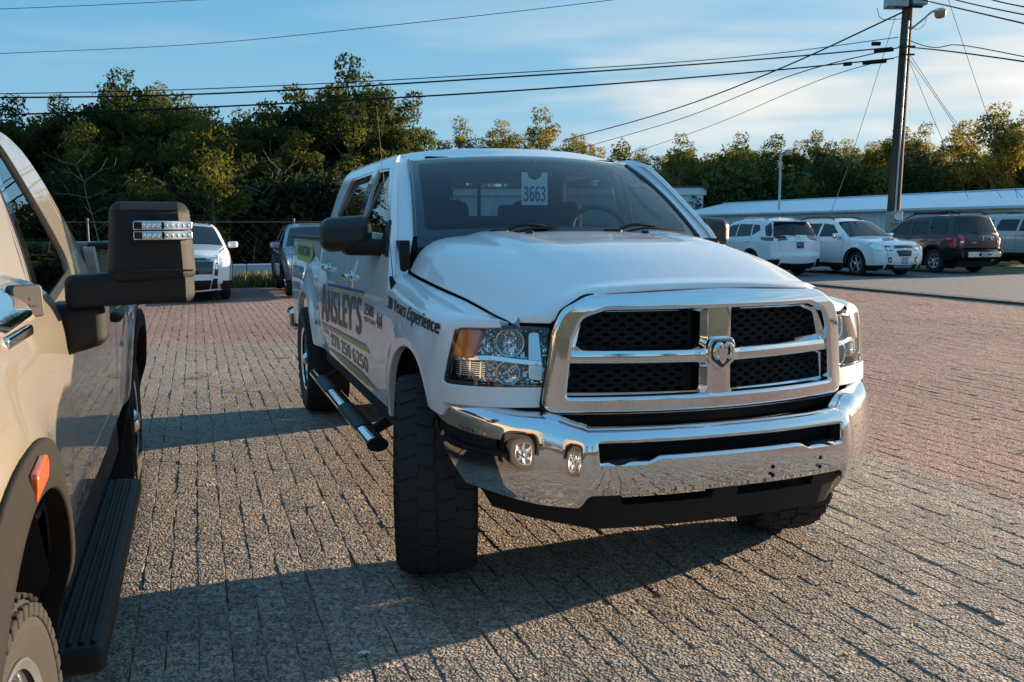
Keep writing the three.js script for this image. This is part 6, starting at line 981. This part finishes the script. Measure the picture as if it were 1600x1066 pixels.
// blue-grey SUV half hidden by the bed
makeCar('grey_suv', 'blue-grey SUV parked facing the lot, mostly hidden behind the white pickup bed', 'SUV', [0.86, -17.0], 0, 0.97, {
  sil: [[0.84, 0.25], [0.92, 0.45, 0.08], [0.90, 0.75], [0.80, 0.94, 0.12], [0.4, 1.03, 0.2], [-0.45, 1.12, 0.1], [-1.30, 1.58, 0.25], [-1.8, 1.655, 0.25], [-2.7, 1.63, 0.25], [-3.2, 1.54, 0.12], [-3.60, 1.12, 0.15], [-3.66, 0.8, 0.1], [-3.62, 0.42, 0.08], [-3.5, 0.28]],
  width: wSUV, belt: 1.10, axles: [0, -2.74], R: 0.36, arch: 0.395, paint: M.bluegrey, clad: 0.40, round: 0.2, spokes: 5,
  windows: [poly([[-0.80, 1.13, 0.03], [-1.32, 1.48, 0.05], [-1.74, 1.535, 0.03], [-1.78, 1.13, 0.02]]), poly([[-1.86, 1.13, 0.02], [-1.82, 1.535, 0.03], [-2.62, 1.50, 0.05], [-2.88, 1.22, 0.05], [-2.75, 1.15]])],
  gaps: [[-0.55, 0.43, -0.58, 1.09], [-1.81, 0.43, -1.82, 1.12]], handles: [[-1.58, 0.99], [-2.55, 1.01]], handleMat: M.chromeRough, mirror: [-0.74, 1.12],
  bands: [['front_fascia', [0.84, 0.25], [0.80, 0.94], M.bluegrey], ['hood', [0.80, 0.94], [-0.45, 1.12], M.bluegrey], ['windshield', [-0.45, 1.12], [-1.28, 1.565], M.glassDark], ['roof', [-1.28, 1.565], [-3.16, 1.55], M.bluegrey], ['rear_glass', [-3.16, 1.55], [-3.56, 1.16], M.glassDark], ['tailgate', [-3.56, 1.16], [-3.5, 0.28], M.bluegrey]],
  extra: ({ front }) => { front('grille', [[-0.6, 0.42, 0.05], [0.6, 0.42, 0.05], [0.68, 0.74, 0.05], [-0.68, 0.74, 0.05]], M.gloss); for (const s of [1, -1]) front('headlamp', [[s * 0.99, 0.72, 0.02], [s * 0.70, 0.72, 0.02], [s * 0.68, 0.80, 0.02], [s * 0.99, 0.88, 0.02]], M.reflector); },
  sideBits: [['headlamp_corner', [[0.86, 0.74], [0.60, 0.82, 0.02], [0.72, 0.90], [0.84, 0.88]], M.reflector]],
});
// white SUV seen from behind
makeCar('white_crossover', 'white crossover seen from behind with dark rear glass and red tail lamps', 'SUV', [15.45, -23.45], Math.PI, 1.05, {
  sil: [[0.86, 0.25], [0.92, 0.45, 0.08], [0.90, 0.74], [0.80, 0.93, 0.12], [0.4, 1.02, 0.2], [-0.45, 1.12, 0.1], [-1.30, 1.58, 0.25], [-1.8, 1.665, 0.25], [-2.7, 1.66, 0.25], [-3.30, 1.585, 0.06], [-3.52, 1.16, 0.10], [-3.70, 1.06, 0.10], [-3.72, 0.72, 0.08], [-3.76, 0.60, 0.05], [-3.72, 0.40, 0.08], [-3.6, 0.28]],
  width: wSUV, belt: 1.10, axles: [0, -2.70], R: 0.36, arch: 0.395, paint: M.white, clad: 0.40, round: 0.2, spokes: 5,
  windows: [poly([[-0.80, 1.13, 0.03], [-1.32, 1.48, 0.05], [-1.72, 1.535, 0.03], [-1.76, 1.14, 0.02]]), poly([[-1.80, 1.14, 0.02], [-1.76, 1.535, 0.03], [-2.46, 1.52, 0.03], [-2.54, 1.17, 0.03]]), poly([[-2.58, 1.175, 0.02], [-2.50, 1.515, 0.02], [-2.82, 1.50, 0.04], [-2.94, 1.34, 0.03]])],
  gaps: [[-0.55, 0.43, -0.58, 1.10], [-1.79, 0.43, -1.80, 1.12], [-2.55, 0.95, -2.62, 1.15]], handles: [[-1.58, 1.0], [-2.45, 1.02]], mirror: [-0.74, 1.12], rails: [[-1.6, 1.66], [-1.8, 1.70], [-2.7, 1.69], [-2.95, 1.64]], railMat: M.silver,
  bands: [['front_fascia', [0.86, 0.25], [0.80, 0.93], M.white], ['hood', [0.80, 0.93], [-0.45, 1.12], M.white], ['windshield', [-0.45, 1.12], [-1.28, 1.565], M.glassDark], ['roof', [-1.28, 1.565], [-3.30, 1.585], M.white], ['rear_glass', [-3.30, 1.585], [-3.53, 1.16], M.glassDark], ['tailgate', [-3.53, 1.16], [-3.72, 0.72], M.white], ['rear_bumper', [-3.72, 0.72], [-3.72, 0.42], M.white], ['rear_valance', [-3.72, 0.42], [-3.6, 0.28], M.plastic]],
  sideBits: [['tail_lamp_corner', [[-3.05, 1.15, 0.01], [-3.15, 1.06, 0.01], [-3.62, 1.04], [-3.58, 1.13]], M.redDark], ['pillar_glass', [[-3.10, 1.44, 0.02], [-3.28, 1.56], [-3.42, 1.34], [-3.50, 1.17], [-3.30, 1.18, 0.02]], M.glassDark]],
  extra: ({ T, rear, SR, lettersRear, marks }) => {
    part(T, 'spoiler', box(1.18, 0.035, 0.26, 0, 1.60, -3.36, 0.016), M.white); part(T, 'shark_fin', [box(0.04, 0.07, 0.16, 0, 1.69, -2.7, 0.018)], M.white);
    for (const s of [1, -1]) rear('tail_lamp', [[s * 0.99, 1.045, 0.01], [s * 0.62, 1.045, 0.02], [s * 0.50, 1.14, 0.02], [s * 0.99, 1.155, 0.01]], M.redDark, { lift: 0.014 });
    rear('number_plate', [[-0.20, 0.82, 0.01], [0.20, 0.82, 0.01], [0.20, 0.985, 0.01], [-0.20, 0.985, 0.01]], M.plateBlue, { lift: 0.010 }); marks('plate_letters', false, -0.16, 0.90, 0.32, 0.055, 6, 31, M.plate); marks('plate_letters', false, -0.14, 0.84, 0.28, 0.035, 6, 32, M.plateRed);
    lettersRear('name_letters', 'ROGUE', -0.24, 1.03, 0.48, 0.035, M.chromeRough); rear('plate_ledge', [[-0.55, 1.005], [0.55, 1.005], [0.55, 1.018], [-0.55, 1.018]], M.chromeRough, { lift: 0.012 });
    const p = SR(0, 0) && SR(0.02, 0); const e = new THREE.TorusGeometry(0.045, 0.009, 8, 24).translate(0, 1.115, -3.735); part(T, 'emblem', [e, box(0.11, 0.016, 0.012, 0, 1.115, -3.735, 0.004)], M.chrome);
    part(T, 'rear_wiper', bar([0.02, 1.19, -3.62], [0.32, 1.215, -3.60], 0.012), M.plastic);
  },
});
// white SUV seen from the front
makeCar('white_wagon', 'white SUV facing the lot with split black grille, beside the black SUV', 'SUV', [18.25, -19.25], 0, 1.05, {
  sil: [[0.84, 0.24], [0.92, 0.42, 0.06], [0.93, 0.66], [0.86, 0.90, 0.12], [0.55, 1.00, 0.2], [-0.40, 1.12, 0.1], [-1.20, 1.585, 0.22], [-1.6, 1.66, 0.22], [-2.7, 1.66, 0.25], [-3.3, 1.58, 0.10], [-3.66, 1.10, 0.15], [-3.74, 0.8, 0.1], [-3.70, 0.42, 0.08], [-3.6, 0.28]],
  width: wSUV, belt: 1.10, axles: [0, -2.86], R: 0.365, arch: 0.405, paint: M.white, clad: 0.33, round: 0.24, spokes: 5, twin: true, rimMat: M.chromeRough, rim: 0.245,
  windows: [poly([[-0.74, 1.14, 0.03], [-1.22, 1.50, 0.05], [-1.70, 1.55, 0.03], [-1.74, 1.13, 0.02]]), poly([[-1.82, 1.13, 0.02], [-1.78, 1.55, 0.03], [-2.72, 1.53, 0.05], [-2.80, 1.16, 0.03]])],
  gaps: [[-0.52, 0.36, -0.56, 1.09], [-1.78, 0.36, -1.79, 1.12]], handles: [[-1.55, 0.99], [-2.6, 1.0]], mirror: [-0.72, 1.13], mirrorMat: M.chrome, rails: [[-1.45, 1.64], [-1.65, 1.71], [-2.9, 1.71], [-3.15, 1.63]],
  bands: [['front_fascia', [0.84, 0.24], [0.86, 0.90], M.white], ['hood', [0.86, 0.90], [-0.40, 1.12], M.white], ['windshield', [-0.40, 1.12], [-1.18, 1.57], M.glassTint], ['roof', [-1.18, 1.57], [-3.28, 1.59], M.white], ['rear_glass', [-3.28, 1.59], [-3.62, 1.15], M.glassDark], ['tailgate', [-3.62, 1.15], [-3.6, 0.28], M.white]],
  extra: ({ T, front, marks }) => {
    front('upper_grille', [[-0.52, 0.80, 0.02], [0.52, 0.80, 0.02], [0.58, 0.862, 0.02], [-0.58, 0.862, 0.02]], M.gloss); front('lower_grille', [[-0.38, 0.60, 0.05], [0.38, 0.60, 0.05], [0.53, 0.735, 0.03], [-0.53, 0.735, 0.03]], M.gloss);
    for (const y of [0.64, 0.67, 0.70]) front('grille_slat', [[-0.42, y], [0.42, y], [0.42, y + 0.006], [-0.42, y + 0.006]], M.plasticGrey, { lift: 0.010 });
    front('lower_fascia', [[-0.98, 0.25], [0.98, 0.25], [0.98, 0.37, 0.02], [-0.98, 0.37, 0.02]], M.plastic, { lift: 0.012 }); front('skid_plate', [[-0.55, 0.30, 0.01], [0.55, 0.30, 0.01], [0.58, 0.35, 0.01], [-0.58, 0.35, 0.01]], M.chromeRough, { lift: 0.018 });
    front('emblem', [[-0.09, 0.755], [-0.03, 0.755], [-0.035, 0.742], [0.035, 0.742], [0.03, 0.755], [0.09, 0.755], [0.10, 0.782], [0.03, 0.782], [0.035, 0.795], [-0.035, 0.795], [-0.03, 0.782], [-0.10, 0.782]], M.chrome, { lift: 0.012 });
    front('number_plate', [[-0.20, 0.40, 0.01], [0.22, 0.40, 0.01], [0.22, 0.575, 0.01], [-0.20, 0.575, 0.01]], M.plate, { lift: 0.012 }); marks('plate_letters', true, -0.17, 0.495, 0.36, 0.06, 5, 33, M.plateRed); marks('plate_letters', true, -0.17, 0.415, 0.36, 0.06, 5, 34, M.plateRed);
    for (const s of [1, -1]) { front('headlamp', [[s * 0.99, 0.74, 0.03], [s * 0.66, 0.745, 0.04], [s * 0.64, 0.84, 0.04], [s * 0.99, 0.90, 0.02]], M.gloss); for (const [x, r0] of [[0.90, 0.05], [0.74, 0.045]]) front('lamp_lens', arcPts(s * x, 0.80, r0 * 1.4, r0, 0, Math.PI * 2 - 0.3, 16), M.reflector, { lift: 0.012 }); front('fog_recess', [[s * 0.96, 0.43, 0.03], [s * 0.78, 0.43, 0.03], [s * 0.78, 0.56, 0.03], [s * 0.96, 0.57, 0.03]], M.plastic, { lift: 0.008 }); front('fog_lamp', arcPts(s * 0.87, 0.49, 0.05, 0.035, 0, Math.PI * 2 - 0.3, 14), M.reflector, { lift: 0.014 }); }
  },
  sideBits: [['headlamp_corner', [[0.88, 0.78], [0.62, 0.86, 0.03], [0.52, 0.955, 0.02], [0.84, 0.90]], M.reflector], ['amber_corner', [[0.58, 0.91, 0.01], [0.50, 0.955, 0.01], [0.60, 0.955, 0.01]], M.redDark]],
});
// black boxy SUV seen from behind
const wBox = [[0.2, 0.84], [0.45, 0.90], [0.8, 0.925], [1.0, 0.915], [1.12, 0.895], [1.4, 0.81], [1.7, 0.70], [1.85, 0.62]];
makeCar('black_suv', 'black boxy SUV with roof rack and chrome rear bumper seen from behind', 'SUV', [21.75, -22.6], Math.PI, 1.05, {
  sil: [[0.78, 0.42], [0.84, 0.55, 0.05], [0.84, 0.80], [0.76, 1.02, 0.1], [0.5, 1.08, 0.1], [-0.55, 1.15, 0.06], [-1.12, 1.62, 0.14], [-1.4, 1.70, 0.2], [-2.5, 1.77, 0.3], [-3.30, 1.76, 0.10], [-3.52, 1.15, 0.1], [-3.60, 1.08, 0.06], [-3.60, 0.72], [-3.74, 0.70, 0.03], [-3.74, 0.50, 0.04], [-3.5, 0.44]],
  width: wBox, belt: 1.13, axles: [0, -2.70], R: 0.385, arch: 0.44, paint: M.blackPaint, clad: 0.56, cladMat: M.plasticGrey, round: 0.1, taper: 0.05, spokes: 6, rimMat: M.alloy, rim: 0.215,
  windows: [poly([[-0.80, 1.18, 0.03], [-1.20, 1.55, 0.06], [-1.62, 1.60, 0.03], [-1.66, 1.17, 0.02]]), poly([[-1.74, 1.17, 0.02], [-1.70, 1.605, 0.03], [-2.32, 1.63, 0.05], [-2.42, 1.18, 0.03]]), poly([[-2.54, 1.19, 0.03], [-2.46, 1.66, 0.03], [-3.10, 1.67, 0.05], [-3.24, 1.20, 0.05]])],
  gaps: [[-0.58, 0.58, -0.62, 1.12], [-1.70, 0.58, -1.71, 1.16], [-2.46, 0.85, -2.48, 1.18]], handles: [[-1.52, 1.05], [-2.42, 1.42]], mirror: [-0.72, 1.17], mirrorMat: M.plastic, rails: [[-1.15, 1.66], [-1.45, 1.80], [-2.3, 1.87], [-2.5, 1.88], [-3.1, 1.88], [-3.3, 1.80]],
  bands: [['front_fascia', [0.78, 0.42], [0.76, 1.02], M.blackPaint], ['hood', [0.76, 1.02], [-0.55, 1.15], M.blackPaint], ['windshield', [-0.55, 1.15], [-1.1, 1.605], M.glassDark], ['roof', [-1.1, 1.605], [-3.28, 1.76], M.blackPaint], ['rear_glass', [-3.32, 1.70], [-3.50, 1.20], M.glassDark], ['roof_edge', [-3.28, 1.76], [-3.32, 1.70], M.blackPaint], ['tailgate', [-3.50, 1.20], [-3.60, 0.72], M.blackPaint], ['rear_bumper', [-3.60, 0.72], [-3.5, 0.44], M.plasticGrey]],
  sideBits: [['tail_lamp_corner', [[-3.20, 1.10, 0.01], [-3.56, 1.10], [-3.56, 0.80], [-3.44, 0.80, 0.02]], M.red], ['bumper_corner', [[-3.15, 0.80, 0.03], [-3.56, 0.78], [-3.72, 0.70], [-3.72, 0.46], [-3.10, 0.46, 0.03]], M.plasticGrey]],
  extra: ({ T, rear, lettersRear }) => {
    for (const s of [1, -1]) { rear('tail_lamp', [[s * 0.995, 0.80, 0.02], [s * 0.84, 0.80, 0.02], [s * 0.80, 1.16, 0.03], [s * 0.995, 1.18]], M.red, { lift: 0.012 }); rear('reverse_lamp', [[s * 0.97, 0.95, 0.008], [s * 0.85, 0.95, 0.008], [s * 0.845, 1.0, 0.008], [s * 0.97, 1.0, 0.008]], M.reflector, { lift: 0.018 }); }
    part(T, 'bumper_bar', box(1.24, 0.17, 0.06, 0, 0.59, -3.80, 0.02), M.alloy); part(T, 'bumper_bolts', [-0.25, -0.12, 0.05, 0.2].map((x) => cyl(0.02, 0.02, 0.02, 10).rotateX(Math.PI / 2).translate(x, 0.59, -3.835)), M.dark).userData.kind = 'stuff';
    part(T, 'number_plate', box(0.30, 0.15, 0.01, -0.02, 0.60, -3.838, 0.004), M.plate); lettersRear('name_letters', 'XTERRA', -0.50, 0.93, 0.24, 0.035, M.chromeRough); part(T, 'emblem', [new THREE.TorusGeometry(0.05, 0.011, 8, 24).translate(-0.38, 1.07, -3.70), box(0.12, 0.018, 0.012, -0.38, 1.07, -3.70, 0.005)], M.chrome); part(T, 'tailgate_handle', box(0.03, 0.11, 0.03, -0.02, 1.06, -3.70, 0.01), M.alloy); part(T, 'rear_wiper', bar([0.0, 1.22, -3.62], [0.3, 1.26, -3.60], 0.012), M.plastic);
    for (const z of [-1.7, -2.5, -3.05]) part(T, 'rack_bar', bar([-0.58, 1.86 + 0.02 * (z < -2), z], [0.58, 1.86 + 0.02 * (z < -2), z], 0.02), M.plastic); part(T, 'rack_basket', [box(1.0, 0.07, 0.5, 0, 1.86, -1.62, 0.03)], M.plastic);
  },
});
// pale SUV at the edge of the picture
makeCar('silver_suv', 'large pale SUV cut off by the frame edge behind the black SUV', 'SUV', [28.1, -20.3], 0, 1.06, {
  sil: [[0.88, 0.40], [0.96, 0.56, 0.06], [0.95, 0.9], [0.86, 1.10, 0.1], [0.4, 1.16, 0.1], [-0.55, 1.22, 0.08], [-1.25, 1.74, 0.2], [-1.7, 1.82, 0.25], [-3.5, 1.82, 0.3], [-4.05, 1.74, 0.1], [-4.28, 1.20, 0.1], [-4.34, 0.8, 0.08], [-4.30, 0.48, 0.06], [-4.1, 0.42]],
  width: [[0.2, 0.9], [0.5, 0.97], [0.9, 0.99], [1.12, 0.96], [1.2, 0.93], [1.5, 0.83], [1.75, 0.72], [1.85, 0.65]], belt: 1.2, axles: [0, -2.95], R: 0.40, arch: 0.45, paint: M.silver, clad: 0.5, round: 0.14, taper: 0.06, spokes: 6,
  windows: [poly([[-0.86, 1.25, 0.03], [-1.3, 1.62, 0.06], [-1.78, 1.67, 0.03], [-1.82, 1.25, 0.02]]), poly([[-1.92, 1.25, 0.02], [-1.88, 1.67, 0.04], [-2.72, 1.67, 0.05], [-2.84, 1.26, 0.03]]), poly([[-3.0, 1.42, 0.03], [-2.98, 1.66, 0.03], [-3.5, 1.65, 0.05], [-3.40, 1.42, 0.03]])],
  gaps: [[-0.6, 0.52, -0.62, 1.2], [-1.86, 0.52, -1.87, 1.22]], handles: [[-1.62, 1.1], [-2.68, 1.1]], mirror: [-0.8, 1.24], rails: [[-1.6, 1.80], [-1.9, 1.88], [-3.6, 1.88], [-3.9, 1.80]],
  bands: [['front_fascia', [0.88, 0.40], [0.86, 1.10], M.silver], ['hood', [0.86, 1.10], [-0.55, 1.22], M.silver], ['windshield', [-0.55, 1.22], [-1.22, 1.725], M.glassDark], ['roof', [-1.22, 1.725], [-4.03, 1.75], M.silver], ['rear_glass', [-4.03, 1.75], [-4.25, 1.26], M.glassDark], ['tailgate', [-4.25, 1.26], [-4.1, 0.42], M.silver]],
  extra: ({ front }) => { front('grille', [[-0.6, 0.62, 0.04], [0.6, 0.62, 0.04], [0.6, 0.98, 0.04], [-0.6, 0.98, 0.04]], M.gloss); for (const s of [1, -1]) front('headlamp', [[s * 0.99, 0.80, 0.02], [s * 0.68, 0.80, 0.02], [s * 0.68, 1.0, 0.02], [s * 0.99, 1.0, 0.02]], M.reflector); },
});
renderer.render(scene, camera);
